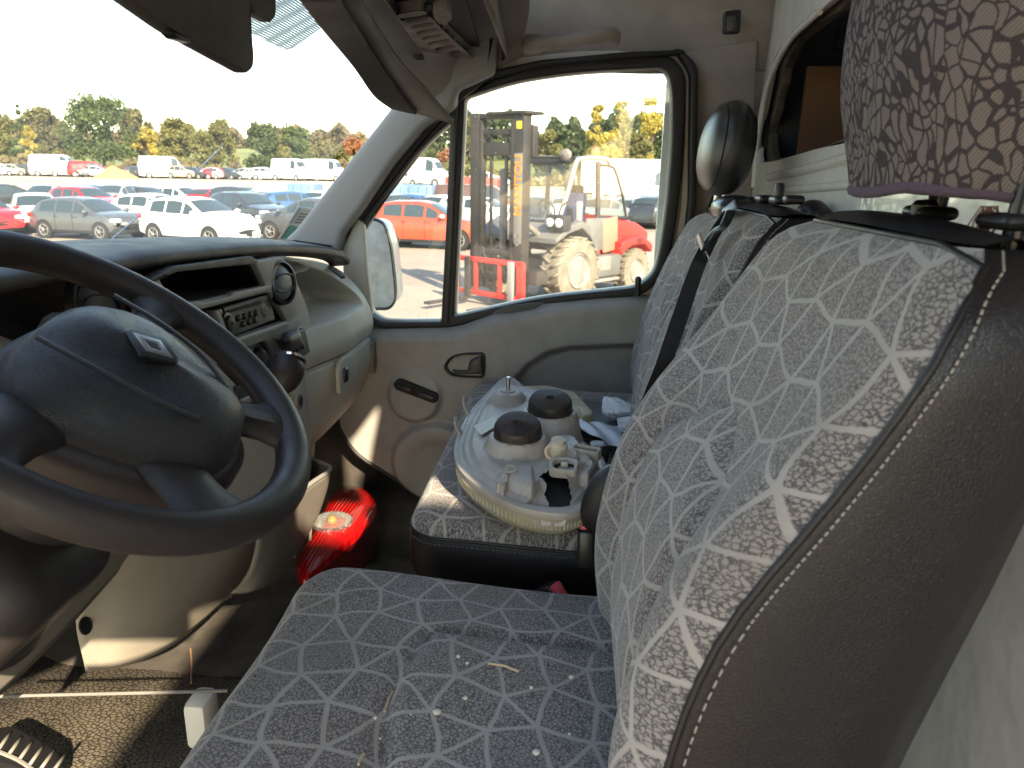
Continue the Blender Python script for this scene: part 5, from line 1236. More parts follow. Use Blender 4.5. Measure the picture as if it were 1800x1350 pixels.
def terr(x, y):
    d = x
    z = GZ+1.2*ss(58, 72, d)+1.0*ss(95, 170, d)+9*ss(150, 330, d)+22*ss(300, 900, d)
    return z
def terrain(name, x0, x1, y0, y1, nx, ny, m, dz=0):
    o = hfield(name, lambda u, v: Vector((x0+(x1-x0)*u**1.0, y0+(y1-y0)*v, terr(x0+(x1-x0)*u, 0)+dz)), 0, 1, 0, 1, nx, ny, m)
    o['kind'] = 'structure'; return o
terrain('ground', -60, 58, -300, 300, 10, 10, ground_mat('pale_yard_ground', (.20, .165, .135), (.30, .25, .205), .25))
terrain('gravel_bank', 58, 150, -300, 400, 24, 10, ground_mat('pale_gravel', (.28, .24, .18), (.42, .37, .29), .12))
terrain('hill', 150, 1500, -900, 1400, 40, 10, ground_mat('pasture', (.10, .12, .04), (.20, .22, .07), .02, c3=(.16, .18, .05)))

def paint(name, c, r=.25, metal=.0): return mat(name, c, r, metal, coat=.5, var=(1.5, .08))
M_cg = mat('car_window_glass', (.03, .045, .05), .06, spec=.8)
M_tyre = mat('tyre_rubber', (.02, .02, .02), .85)
M_rim = mat('alloy_rim', (.42, .42, .42), .35, .6)
M_under = mat('car_underside', (.01, .01, .01), .9)
M_lampc = mat('clear_headlight', (.6, .62, .65), .12, coat=.5)
M_redl = mat('car_tail_light', (.35, .01, .01), .2)
PROF = {
 'hatch': dict(L=4.2, H=1.48, W=.89, top=[(-2.1, .62), (-2.06, .98), (-1.98, 1.08), (-1.55, 1.38), (-1.1, 1.46), (-.3, 1.49), (.2, 1.42), (1.0, 1.0), (1.5, .93), (1.95, .80), (2.08, .66), (2.1, .5)], belt=.96, ws=(.2, 1.0), rg=(-1.98, -1.5), wb=1.28, wr=.32),
 'suv': dict(L=4.3, H=1.62, W=.92, top=[(-2.15, .62), (-2.12, 1.02), (-2.05, 1.18), (-1.72, 1.5), (-1.2, 1.60), (-.3, 1.62), (.15, 1.55), (.95, 1.13), (1.5, 1.05), (2.0, .95), (2.13, .78), (2.15, .5)], belt=1.08, ws=(.15, .95), rg=(-2.05, -1.7), wb=1.3, wr=.35),
 'van': dict(L=4.9, H=1.97, W=.97, top=[(-2.45, .7), (-2.44, 1.3), (-2.40, 1.86), (-2.2, 1.95), (-1, 1.97), (.7, 1.95), (1.05, 1.86), (1.75, 1.2), (2.2, 1.05), (2.4, .85), (2.45, .5)], belt=1.15, ws=(1.05, 1.72), rg=None, wb=1.55, wr=.34),
 'boxvan': dict(L=6.0, H=2.75, W=1.08, top=[(-3.0, .9), (-2.99, 1.6), (-2.97, 2.62), (-2.85, 2.72), (-1, 2.75), (1.1, 2.73), (1.55, 2.55), (2.1, 1.55), (2.7, 1.30), (2.95, 1.0), (3.0, .5)], belt=1.4, ws=(1.6, 2.08), rg=None, wb=1.9, wr=.36),
}
def car(name, kind, m, label, cat, pos, yaw, roof=None, group=None, crash=0, simple=False, seed=0):
    K = PROF[kind]; root = thing(name, label, cat, (0, 0, 0), group); Lh = K['L']/2; W = K['W']; R_ = random.Random(seed)
    prof_ = K['top']; belt = K['belt']
    def zt(x): return smooth_tab(prof_, x, .09)
    def cs(x):
        z = zt(x); gh = z > belt+.06
        e = 1-.16*ss(Lh-.7, Lh, abs(x))**1.5 - .0
        w_ = W*e; zb = .26+.10*ss(Lh-.5, Lh, abs(x))
        be = belt-.04+.05*ss(0, -Lh, x)
        if z < be: be = z-.04
        pts = [(w_*.86, zb-.02), (w_*.97, zb+.04), (w_*1.0, zb+.2), (w_*1.0, (zb+be)/2), (w_*.985, be-.08), (w_*.955, be)]
        if z > be+.08:
            k_ = min(1, (z-be)/.45); wt = w_*(.955-.22*k_)
            pts += [(w_*.955+(wt-w_*.955)*.5, be+(z-.07-be)*.5), (wt, z-.08), (wt-.06, z-.03), (wt*.6, z), (0, z+.015)]
        else:
            pts += [(w_*.92, be+.3*(z-be)), (w_*.86, be+.6*(z-be)), (w_*.75, be+.85*(z-be)), (w_*.5, z), (0, z+.015)]
        return pts
    nx = 26 if simple else 54
    bm = bmesh.new(); rows = []
    xs_ = [-Lh+K['L']*i/nx for i in range(nx+1)]
    for x in xs_:
        c_ = cs(x); row = [(x, y, z) for y, z in c_]+[(x, -y, z) for y, z in reversed(c_[:-1])]
        if crash and x > Lh-.75:
            f_ = (x-(Lh-.75))/.75
            row = [(a-crash*f_*(.35+.5*sin(b*3+seed)**2), b, c+crash*.18*f_*sin(b*7+a*5+seed)) for a, b, c in row]
        rows.append([bm.verts.new(p) for p in row])
    n = len(rows[0]); roofi = []
    for A_, B_ in zip(rows, rows[1:]):
        for j in range(n-1):
            f_ = bm.faces.new((A_[j], A_[j+1], B_[j+1], B_[j]))
            if roof and 8 <= j <= n-10 and A_[j].co.z > belt+.3: f_.material_index = 1
    for j in range(n-1):
        pass
    bm.faces.new(rows[0]); bm.faces.new(rows[-1])
    body = from_bm('body', bm, m, root, True, 42)
    if roof: body.data.materials.append(roof)
    box('underbody', (0, 0, .30), (K['L']*.9, W*1.7, .16), M_under, root)
    # glass
    def side_glass(x0, x1, s_, nm):
        V = []; k = 8
        for i in range(k+1):
            x = x0+(x1-x0)*i/k; c_ = cs(x); b0, m0, t0 = c_[5], c_[6], c_[7]
            p0 = (b0[0]+(m0[0]-b0[0])*.18, b0[1]+(m0[1]-b0[1])*.18); p1 = m0; p2 = (t0[0]-(t0[0]-m0[0])*.12, t0[1]-(t0[1]-m0[1])*.12)
            for p in (p0, p1, p2): V.append((x, s_*(p[0]+.006), p[1]))
        mesh(nm, V, [(i*3+j, i*3+j+1, (i+1)*3+j+1, (i+1)*3+j) for i in range(k) for j in range(2)], M_cg, root)
    def cap_glass(x0, x1, nm, sg):
        V = []; k = 6
        for i in range(k+1):
            x = x0+(x1-x0)*i/k; c_ = cs(x); z = c_[-1][1]; wt = c_[-3][0]*.98
            for j in range(7):
                t = -1+j/3; zz = z-.045*abs(t)**3
                V.append((x+sg*.012, t*wt, zz+.012))
        mesh(nm, V, [(i*7+j, i*7+j+1, (i+1)*7+j+1, (i+1)*7+j) for i in range(k) for j in range(6)], M_cg, root)
    a0, a1 = K['ws']; g0 = a0+.12 if kind != 'van' else a0
    for s_ in ((1, -1) if not simple else (1, -1)):
        if kind in ('hatch', 'suv'):
            side_glass(-1.45, -.78, s_, 'window'); side_glass(-.70, .02, s_, 'window'); side_glass(.10, .52, s_, 'window')
        else: side_glass(a0-.75, a0+.25, s_, 'window')
    cap_glass(a0+.06, a1-.05, 'windscreen', 1)
    if K['rg']: cap_glass(K['rg'][0]+.05, K['rg'][1]-.02, 'rear_window', -1)
    # wheels
    for sx_ in (-1, 1):
        for s_ in (-1, 1):
            c_ = Vector((sx_*K['wb'], s_*(W-.10), K['wr']+.0)); fr_ = frame(c_, Vector((1, 0, 0)), Vector((0, 0, 1))) if s_ < 0 else frame(c_, Vector((-1, 0, 0)), Vector((0, 0, 1)))
            r_ = K['wr']
            lathe('wheel_arch', [(r_*1.16, .085), (r_*1.15, .108), (0, .108)], fr_, M_under, root, 24)
            t_ = lathe('wheel', [(r_*.6, -.05), (r_*.95, -.05), (r_, -.0), (r_, .09), (r_*.93, .125), (r_*.66, .125), (r_*.62, .11), (0, .10)], fr_, M_tyre, root, 28)
            if not simple:
                bmw = bmesh.new(); lathe_bm(bmw, [(r_*.66, .118), (r_*.64, .132), (r_*.58, .128), (r_*.57, .112)], fr_, 28, False)
                for k in range(5):
                    a = 2*pi*k/5; tube_bm(bmw, [fr_(r_*.08*cos(a), r_*.08*sin(a), .128), fr_(r_*.6*cos(a), r_*.6*sin(a), .122)], [.05, .035], res=6, flat=.4)
                lathe_bm(bmw, [(r_*.16, .12), (r_*.14, .14), (0, .142)], fr_, 12)
                from_bm('rim', bmw, M_rim, t_)
            else: lathe('rim', [(r_*.62, .128), (r_*.4, .135), (0, .13)], fr_, M_rim, t_, 14)
    if not simple:
        for s_ in (-1, 1):
            box('headlight', (Lh-.22-crash*.2, s_*(W-.24), belt-.24), (.34, .32, .14), M_lampc, root, Matrix.Rotation(-s_*.5, 3, 'Z'), .05, 3)
            box('tail_light', (-Lh+.10, s_*(W-.17), belt-.12), (.18, .24, .18), M_redl, root, Matrix.Rotation(s_*.5, 3, 'Z'), .05, 3)
            ell('door_mirror', Vector((a1-.20, s_*(W+.09), belt+.06)), (.09, .12, .075), m if roof is None else roof, root)
            for xh in (-.62, .25): box('door_handle', (xh-.05, s_*(W+.005), belt-.14), (.16, .03, .03), m, root, None, .008)
            for xs2 in (-.72, .08):   # door shut lines
                c_ = cs(xs2); box('door_gap', (xs2, s_*(W*.997), .68), (.012, .012, .62), M_under, root)
            box('sill', (0, s_*(W-.0), .29), (K['L']*.48, .03, .10), M_under, root, None, .01)
        box('bumper_grille', (Lh-.06-crash*.5, 0, .50), (.10, W*1.1, .16), M_under, root, None, .02)
        if crash:
            R2 = random.Random(seed+5)
            for k in range(5):
                box('torn_panel', (Lh-.35+R2.uniform(-.25, .2), R2.uniform(-.8, .8), R2.uniform(.35, .75)), (.3, .22, .12), R2.choice((M_under, m, M_lampc, M_rim)), root, Matrix.Rotation(R2.uniform(-1, 1), 3, 'X') @ Matrix.Rotation(R2.uniform(-1, 1), 3, 'Z'), .03)
    root.location = pos; root.rotation_euler = (0, 0, yaw)
    return root
def gp_(a, b, Z=None):
    q = P(a, b, Z=GZ if Z is None else Z); return Vector((q.x, q.y, GZ if Z is None else Z))
def facing(a, deg):
    """yaw so that the nose points to picture right (-Y), turned by deg towards the camera"""
    return radians(-90-deg)
PW = paint('white_car_paint', (.66, .67, .66)); PG = paint('grey_car_paint', (.10, .11, .115), .3, .4); PD = paint('dark_car_paint', (.045, .05, .055), .25, .3)
PR = paint('red_car_paint', (.42, .02, .025)); PO = paint('orange_car_paint', (.42, .055, .025)); PB = paint('blue_car_paint', (.03, .09, .22)); PS = paint('silver_car_paint', (.38, .39, .40), .3, .5)
PK = paint('brown_car_paint', (.09, .05, .04)); PBe = paint('beige_car_paint', (.35, .30, .22))
q = gp_(163, 418); car('hatchback', 'hatch', PG, 'grey hatchback with a crushed nose, parked left of the white crossover', 'car', q, facing(0, 12), crash=.35, seed=3)
q = gp_(342, 432); car('crossover', 'suv', PW, 'damaged white crossover with folded bonnet and missing bumper in the middle of the yard', 'car', q+Vector((.6, 0, 0)), facing(0, 20), crash=.28, seed=8)
q = gp_(38, 408); car('hatchback', 'hatch', PW, 'white hatchback with its nose torn off at the left of the yard', 'car', q+Vector((1, 0, 0)), facing(0, 50), crash=.5, seed=2)
q = gp_(-30, 412); car('hatchback', 'hatch', PR, 'red hatchback cut by the left picture edge', 'car', q, facing(0, 30), crash=.3, seed=4)
q = gp_(100, 392); car('estate_car', 'suv', PR, 'red car behind the white hatchback with the torn nose', 'car', q+Vector((2.5, 0, 0)), facing(0, 20), seed=5)
q = gp_(250, 405); car('hatchback', 'hatch', PW, 'white hatchback half hidden between the grey hatchback and the white crossover', 'car', q+Vector((1.5, 0, 0)), facing(0, 10), seed=6)
q = gp_(440, 405); car('crossover', 'suv', PD, 'dark crossover standing right behind the white crossover', 'car', q+Vector((.5, .2, 0)), facing(0, 30), seed=7)
q = gp_(540, 427); car('crossover', 'suv', PG, 'dark grey crossover facing left beside the windscreen pillar', 'car', q+Vector((.8, 0, 0)), facing(0, 200), seed=9)
q = gp_(752, 437); car('crossover', 'suv', PO, 'orange crossover with a white roof seen through the quarter window', 'car', q+Vector((.6, 0, 0)), facing(0, 8), roof=PW, seed=10)
q = gp_(845, 405); car('hatchback', 'hatch', PW, 'white hatchback behind the forklift mast', 'car', q+Vector((1.5, 0, 0)), facing(0, 20), seed=11)
q = gp_(825, 395); car('delivery_van', 'van', PK, 'dark brown van behind the orange crossover', 'van', q+Vector((3.5, 0, 0)), facing(0, 0), seed=12)
q = gp_(1150, 405); car('hatchback', 'hatch', PS, 'silver hatchback right behind the forklift engine cover', 'car', q+Vector((2, 0, 0)), facing(0, 30), seed=13)
q = gp_(1172, 395); car('hatchback', 'hatch', PD, 'dark hatchback behind the silver hatchback by the window edge', 'car', q+Vector((4, 0, 0)), facing(0, 10), seed=14)
bt = thing('site_container', 'tall pale grey site container beside the open driver door, behind the viewer', 'container', (-2.6, -3.4, GZ))  # added out-of-view box, placed to shade the driver seat from the sun
box('container_body', (-2.6, -3.68, 1.49), (2.4, 5.26, 3.98), mat('site_container_paint', (.5, .5, .48), .5, bump=(2, .2, .02, 'n'), var=(1.2, .2)), bt, None, .01)
for k in range(12): box('side_rib', (-1.385, -1.15-k*.43, 1.45), (.03, .12, 3.7), bpy.data.materials['site_container_paint'], bt)
# rows further back in the yard
rowcars = [(20, 345, PD, 'hatch'), (85, 346, PS, 'hatch'), (150, 347, PB, 'hatch'), (205, 352, PS, 'suv'), (262, 350, PD, 'hatch'), (322, 349, PW, 'hatch'), (385, 352, PR, 'hatch'), (430, 356, PD, 'suv'), (486, 356, PS, 'hatch'), (520, 362, PB, 'hatch'), (585, 360, PW, 'hatch'), (650, 366, PD, 'hatch'), (700, 372, PD, 'hatch'), (742, 370, PB, 'hatch'), (790, 372, PW, 'hatch'), (880, 366, PW, 'hatch'), (950, 372, PD, 'hatch'), (1010, 372, PW, 'hatch'), (1080, 376, PS, 'hatch'), (1130, 374, PW, 'hatch'), (1165, 378, PD, 'suv')]
cname = {id(PD): 'dark', id(PS): 'silver', id(PB): 'blue', id(PW): 'white', id(PR): 'red', id(PK): 'brown', id(PBe): 'beige'}
protos = {}
def place(kind, m, pos, yaw, label, cat, group, name):
    key = (kind, id(m))
    if key not in protos:
        protos[key] = car(name, kind, m, label, cat, pos, yaw, group=group, simple=True); return
    c_ = copy_tree(protos[key]); c_.location = pos; c_.rotation_euler = (0, 0, yaw); c_['label'] = label; c_['category'] = cat; c_['group'] = group
rr = random.Random(21)
ORD = 'first second third fourth fifth sixth seventh eighth ninth tenth eleventh twelfth thirteenth fourteenth fifteenth sixteenth seventeenth eighteenth nineteenth twentieth twenty-first twenty-second twenty-third twenty-fourth twenty-fifth twenty-sixth'.split()
side = lambda a: 'left part' if a < 200 else 'middle' if a < 440 else 'right part'
for k, (a, b, m, kind) in enumerate(rowcars):
    q = gp_(a, b+22)
    n_ = sum(1 for c_ in rowcars if (c_[0] < 620) == (a < 620) and c_[0] < a)
    where = '%s from the left in the row behind the wrecks' % ORD[n_] if a < 620 else '%s from the left in the side window row beyond the forklift' % ORD[n_]
    lab_ = '%s parked car %s' % (cname[id(m)], where)
    place(kind, m, q, facing(0, rr.choice((-70, -55, 70, 80, 20))+rr.uniform(-10, 10)), lab_, 'car', 'cars in the rows behind the wrecks', 'parked_car')
far = [(8, 'hatch', PW), (28, 'hatch', PBe), (52, 'hatch', PK), (80, 'suv', PD), (100, 'boxvan', PW), (122, 'van', PW), (140, 'hatch', PS), (157, 'van', PR), (172, 'hatch', PW), (228, 'hatch', PD), (245, 'hatch', PK), (262, 'hatch', PK), (288, 'boxvan', PW), (322, 'suv', PBe), (344, 'hatch', PD), (368, 'hatch', PW), (386, 'hatch', PR), (402, 'hatch', PD), (424, 'hatch', PS), (441, 'hatch', PW), (470, 'suv', PW), (512, 'boxvan', PW), (540, 'hatch', PS), (572, 'boxvan', PW), (606, 'hatch', PD), (720, 'hatch', PW), (742, 'boxvan', PW), (765, 'hatch', PS), (786, 'hatch', PW), (860, 'hatch', PW), (1108, 'boxvan', PW), (1130, 'boxvan', PW), (1155, 'boxvan', PW), (1178, 'boxvan', PW)]
for k, (a, kind, m) in enumerate(far):
    D_ = 96 if a < 700 else 74 if a < 900 else 60
    q = P(a, 300, D=D_); q = Vector((q.x, q.y, terr(q.x, 0)))
    n_ = sum(1 for c_ in far if (c_[0] < 620) == (a < 620) and c_[0] < a)
    where = ('on the far bank, %s from the left' % ORD[n_]) if a < 620 else '%s from the left in the distance through the side window' % ORD[n_]
    lab_ = '%s %s parked %s' % (cname[id(m)], 'van' if 'van' in kind else 'car', where)
    place(kind, m, q, facing(0, rr.choice((0, 15, 180, -15))+rr.uniform(-20, 20)), lab_, 'van' if 'van' in kind else 'car', 'vehicles parked along the far bank', 'parked_van' if 'van' in kind else 'parked_car')
# spoil heap and containers
hp_ = P(204, 312, D=88); hz = terr(hp_.x, 0)
tag(hfield('sand_heap', lambda u, v: Vector((hp_.x+v*2.8, hp_.y+u*2.8, hz-.1+1.6*max(0, 1-sqrt(u*u+v*v)**1.1)*(1+.15*sin(u*7)*cos(v*5)))), -1.2, 1.2, -1.2, 1.2, 24, 24, mat('yellow_sand', (.36, .25, .11), .95, var=(1, .2))), 'yellow sand heap on the gravel bank beyond the cars', 'sand heap')
M_blue = mat('blue_container_paint', (.09, .17, .30), .5, bump=(3, .3, .03, 'n'))
def container(a, b, D_, s, m, lab_, nm='container', cat='container'):
    q = P(a, b, D=D_); z0 = terr(q.x, 0); root = thing(nm, lab_, cat, (q.x, q.y, z0))
    box('container_body', (q.x, q.y, z0+s[2]/2), s, m, root, None, .04)
    for k in range(int(s[1]/.5)): box('side_rib', (q.x-s[0]/2-.03, q.y-s[1]/2+.25+k*.5, z0+s[2]/2), (.06, .12, s[2]*.9), m, root)
    return root
container(537, 336, 50, (2, 1.8, 1.7), M_blue, 'small blue container behind the cars beside the windscreen pillar')
container(703, 338, 48, (2.2, 3.2, 1.8), M_blue, 'blue container seen low in the quarter window')
container(745, 338, 46, (2.2, 1.4, 1.8), M_blue, 'narrow blue skip in front of the truck cab in the quarter window', 'skip', 'skip')
container(838, 345, 52, (3, 4, 2.3), mat('red_container_paint', (.45, .05, .04), .5), 'red container left of the forklift mast')
container(420, 335, 55, (1.5, 1.6, 1.5), mat('grey_box_paint', (.25, .25, .23), .6), 'grey cabinet standing on the pale bank behind the crossovers', 'cabinet', 'cabinet')
container(1110, 322, 66, (3, 9, 2.9), mat('white_container_paint', (.6, .6, .6), .5), 'long white container in the distance right of the forklift cab')

# ---------------------------------------------------------------- trees
def leaf_mat(name, c):
    m = mat(name, c, .7, var=(.35, .4)); n = m.node_tree.nodes; l = m.node_tree.links; b = n['Principled BSDF']
    t = n.new('ShaderNodeBsdfTranslucent'); src = b.inputs['Base Color'].links[0].from_socket; l.new(src, t.inputs[0])
    x = n.new('ShaderNodeMixShader'); x.inputs[0].default_value = .45; l.new(b.outputs[0], x.inputs[1]); l.new(t.outputs[0], x.inputs[2]); l.new(x.outputs[0], n['Material Output'].inputs[0]); return m
def tree(name, label, px_c, py_base, py_top, wpx, D_, mt, seed, shape='round', dens=1.0, group='trees beyond the yard', cat='tree', ret=False):
    q = P(px_c, py_base, D=D_); top = P(px_c, py_top, D=D_); base = Vector((q.x, q.y, terr(q.x, 0)))
    h = top.z-base.z; wd = wpx*D_/F; R_ = random.Random(seed)
    root = thing(name, label, cat, base, group)
    bm = bmesh.new(); tube_bm(bm, [base+Vector((0, 0, -.3)), base+Vector((R_.uniform(-.2, .2), 0, h*.3)), base+Vector((R_.uniform(-.4, .4), 0, h*.75))], [h*.028, h*.02, h*.006], res=7)
    for k in range(6):
        a = R_.uniform(0, 6.3); z0 = h*R_.uniform(.22, .6); tube_bm(bm, [base+Vector((0, 0, z0)), base+Vector((cos(a)*wd*.2, sin(a)*wd*.2, z0+h*.12)), base+Vector((cos(a)*wd*.38, sin(a)*wd*.38, z0+h*.26))], [h*.012, h*.007, h*.002], res=5)
    from_bm('trunk', bm, M_bark, root)
    V = []; Fc = []
    cl = []
    ncl = int(26*dens)
    for k in range(ncl):
        t = R_.random()
        if shape == 'poplar': zc = h*(.12+.86*t); rad_ = wd*.5*(.35+.65*sin(pi*min(1, (1.05-t))**.8*.9)); rc = wd*.20
        elif shape == 'bush': zc = h*(.1+.8*t); rad_ = wd*.5*(1-t*.5); rc = wd*.16
        elif shape == 'spire': zc = h*(.08+.9*t); rad_ = wd*.5*(1-t)**.8; rc = wd*.15*(1.25-t)
        else: zc = h*(.22+.74*t); rad_ = wd*.5*sqrt(max(.02, 1-((t-.42)/.62)**2)); rc = wd*.15
        a = R_.uniform(0, 6.3); rr_ = rad_*sqrt(R_.random())*.9
        cl.append((Vector((cos(a)*rr_, sin(a)*rr_, zc)), rc*R_.uniform(.7, 1.3)))
    s0 = max(.16, D_*.0021)
    for c_, rc in cl:
        for k in range(int(130*dens)):
            d = Vector((R_.gauss(0, 1), R_.gauss(0, 1), R_.gauss(0, 1)*.8)).normalized()*rc*R_.random()**.45
            p = base+c_+d; e1 = Vector((R_.gauss(0, 1), R_.gauss(0, 1), R_.gauss(0, 1))).normalized()
            e2 = e1.cross(Vector((R_.gauss(0, 1), R_.gauss(0, 1), R_.gauss(0, 1)))).normalized(); s_ = s0*R_.uniform(.6, 1.3)
            b_ = len(V); V += [p+e1*s_, p+e2*s_*.7, p-e1*s_, p-e2*s_*.7]; Fc.append((b_, b_+1, b_+2, b_+3))
    me = bpy.data.meshes.new('crown'); me.from_pydata(V, [], Fc); link('crown', me, mt, root, False)
    return root
M_bark = mat('bark', (.09, .07, .055), .9)
LG = leaf_mat('leaf_green', (.11, .155, .05)); LD = leaf_mat('leaf_dark_green', (.06, .10, .04)); LO = leaf_mat('leaf_olive', (.21, .21, .075)); LY = leaf_mat('leaf_yellow', (.50, .42, .10)); LB_ = leaf_mat('leaf_brown', (.20, .19, .085)); LR = leaf_mat('leaf_rust', (.36, .17, .09))
T = [
 (12, 284, 205, 60, 130, LO, 'round', 'olive tree at the left picture edge'),
 (44, 284, 183, 52, 118, LG, 'spire', 'pointed green tree near the left picture edge'),
 (58, 290, 225, 24, 105, LY, 'poplar', 'small yellow tree in front of the pointed green tree'),
 (84, 284, 192, 70, 150, LB_, 'round', 'brownish round tree between the pointed tree and the big green tree'),
 (118, 286, 218, 44, 125, LB_, 'round', 'thin tan tree touching the left side of the big green tree'),
 (184, 290, 173, 118, 120, LG, 'round', 'largest round green tree seen through the windscreen'),
 (243, 286, 195, 64, 150, LB_, 'round', 'rust brown tree right of the largest green tree'),
 (262, 288, 228, 44, 130, LY, 'round', 'low yellow tree right of the rust brown tree'),
 (318, 290, 212, 66, 125, LO, 'round', 'olive tree with a visible trunk left of the windscreen crack'),
 (382, 294, 216, 84, 120, LO, 'round', 'wide olive green tree behind the windscreen crack'),
 (360, 292, 232, 50, 140, LG, 'round', 'green tree partly behind the wide olive tree'),
 (466, 296, 223, 70, 125, LG, 'round', 'green tree between the wide olive tree and the tall narrow one'),
 (524, 300, 222, 48, 125, LG, 'poplar', 'tall narrow green tree left of the windscreen pillar'),
 (500, 300, 252, 40, 110, LO, 'bush', 'low olive bush in front of the two right hand green trees'),
 (575, 298, 256, 70, 190, LB_, 'round', 'distant brown tree beside the pillar'),
 (622, 298, 246, 50, 200, LR, 'round', 'distant rust red tree touching the pillar'),
 (758, 304, 246, 28, 120, LG, 'round', 'small green tree in the quarter window'),
 (728, 304, 268, 60, 140, LB_, 'round', 'low brown tree in the left of the quarter window'),
 (790, 304, 266, 50, 150, LR, 'round', 'rust tree behind the window divider bar'),
 (826, 306, 206, 34, 105, LO, 'round', 'tall olive tree left of the forklift mast'),
 (962, 306, 232, 56, 95, LO, 'round', 'yellow green tree right of the forklift mast'),
 (990, 300, 232, 50, 150, LD, 'spire', 'dark conifer above the forklift cab, left one'),
 (1020, 300, 230, 50, 150, LD, 'spire', 'dark conifer above the forklift cab, right one'),
 (1045, 306, 186, 30, 100, LY, 'poplar', 'first yellow poplar from the left in the side window'),
 (1088, 306, 180, 34, 100, LY, 'poplar', 'second yellow poplar, in the middle of the three'),
 (1136, 306, 178, 44, 100, LY, 'poplar', 'third yellow poplar, nearest the window edge'),
 (1065, 306, 236, 50, 92, LY, 'round', 'low yellow tree at the foot of the left poplars'),
 (1115, 306, 236, 56, 92, LO, 'round', 'low yellow green tree at the foot of the right poplars'),
 (1168, 306, 238, 50, 100, LG, 'round', 'green tree cut by the right edge of the side window'),
]
for i, (a, b0, b1, wd, D_, m, shp, lab_) in enumerate(T):
    tree('pine_tree' if 'conifer' in lab_ else 'poplar_tree' if 'poplar,' in lab_ else 'broadleaf_tree', lab_, a, b0, b1, wd, D_, m, 40+i, shp, 1.5 if wd > 60 else 1.1)
# hedge row at the foot of the trees and the far wood
def scatter(name, xs_, D_, h0, h1, n, m, s0, label, cat, kind=None):
    V = []; Fc = []; R_ = random.Random(len(name)*7+n)
    for k in range(n):
        a = R_.uniform(*xs_); d = D_*R_.uniform(.96, 1.06); q = P(a, 300, D=d); zz = terr(q.x, 0)
        hh = (h0+(h1-h0)*(.5+.5*sin(a*.045)*sin(a*.021+1)+.25*sin(a*.17)))*R_.random()**.6
        p = Vector((q.x, q.y, zz+max(0, hh))); e1 = Vector((R_.gauss(0, 1), R_.gauss(0, 1), R_.gauss(0, 1))).normalized(); e2 = e1.orthogonal().normalized(); s_ = s0*R_.uniform(.6, 1.4)
        b_ = len(V); V += [p+e1*s_, p+e2*s_, p-e1*s_, p-e2*s_]; Fc.append((b_, b_+1, b_+2, b_+3))
    me = bpy.data.meshes.new(name); me.from_pydata(V, [], Fc); o = link(name, me, m, None, False); tag(o, label, cat); o['kind'] = 'stuff'; return o
scatter('hedge', (-60, 660), 102, .8, 2.6, 9000, leaf_mat('hedge_brown', (.22, .18, .08)), .30, 'brown and olive hedge along the far side of the bank', 'hedge')
scatter('hedge', (660, 1230), 88, .6, 2.4, 5000, leaf_mat('hedge_olive', (.26, .23, .09)), .28, 'olive scrub beyond the yard in the side window', 'hedge')
scatter('far_wood', (-100, 700), 300, 3, 9, 9000, leaf_mat('far_wood_leaf', (.22, .18, .10)), 1.0, 'distant autumn wood on the rising ground', 'wood')
scatter('far_wood', (700, 1250), 230, 8, 15, 7000, leaf_mat('far_conifer_leaf', (.09, .12, .055)), .8, 'distant dark wood behind the forklift', 'wood')

# ---------------------------------------------------------------- forklift
fl = thing('forklift', 'red and grey rough terrain forklift with black mast and dusty tyres facing the van', 'forklift', (0, 0, 0))
M_flg = mat('forklift_grey_paint', (.13, .13, .125), .45, var=(2, .25)); M_flr = mat('forklift_red_paint', (.50, .03, .025), .4, var=(3, .2)); M_mast = mat('mast_steel', (.012, .012, .012), .6, var=(3, .5), col2=(.035, .029, .024))
M_ftyre = mat('dusty_tyre', (.20, .17, .13), .9, var=(4, .4)); M_frim = mat('forklift_rim', (.24, .22, .20), .45, var=(5, .4))
M_fgl = glass('forklift_glass', .10, .1, tint=(.75, .85, .82)); M_fblk = mat('forklift_black', (.02, .02, .022), .5); M_fcv = mat('forklift_silver_frame', (.26, .255, .25), .35, .3)
# local: x forward, y left, z up.
def fb(nm, c, s, m, rot=None, bev=.02, par=fl): return box(nm, c, s, m, par, rot, bev)
def fwheel(x, y, r, wdt, nm='wheel'):
    f_ = frame(Vector((x, y, r)), Vector((1, 0, 0)) if y < 0 else Vector((-1, 0, 0)), Vector((0, 0, 1)))
    t_ = lathe(nm, [(r*.5, -wdt*.5), (r*.82, -wdt*.5), (r*.95, -wdt*.42), (r*.96, 0), (r*.95, wdt*.42), (r*.82, wdt*.5), (r*.56, wdt*.48), (r*.52, wdt*.4), (0, wdt*.25)], f_, M_ftyre, fl, 44)
    bmw = bmesh.new()
    for k in range(20):
        a = 2*pi*k/20
        for s_ in (-1, 1):
            aa = a+(.157 if s_ > 0 else 0); p0 = f_(r*.98*cos(aa), r*.98*sin(aa), s_*wdt*.05); p1 = f_(r*.96*cos(aa+.16), r*.96*sin(aa+.16), s_*wdt*.5); tube_bm(bmw, [p0, p1], r*.045, res=6)
    from_bm('tread', bmw, M_ftyre, t_)
    rm = lathe('rim', [(r*.53, wdt*.43), (r*.50, wdt*.5), (r*.45, wdt*.44), (r*.42, wdt*.25), (r*.22, wdt*.22), (r*.20, wdt*.42), (0, wdt*.44)], f_, M_frim, t_, 32)
for s_ in (-1, 1):
    fwheel(0, s_*.82, .62, .46); fwheel(-2.05, s_*.78, .45, .34)
fb('chassis', (-1.05, 0, .62), (2.6, .9, .36), M_flg); fb('front_axle', (0, 0, .62), (.22, 1.3, .22), M_fblk)
fb('side_tank', (-1.05, -.72, .62), (1.0, .34, .42), M_flg, None, .05); fb('side_step', (-1.0, -.84, .36), (.9, .2, .06), M_frim)
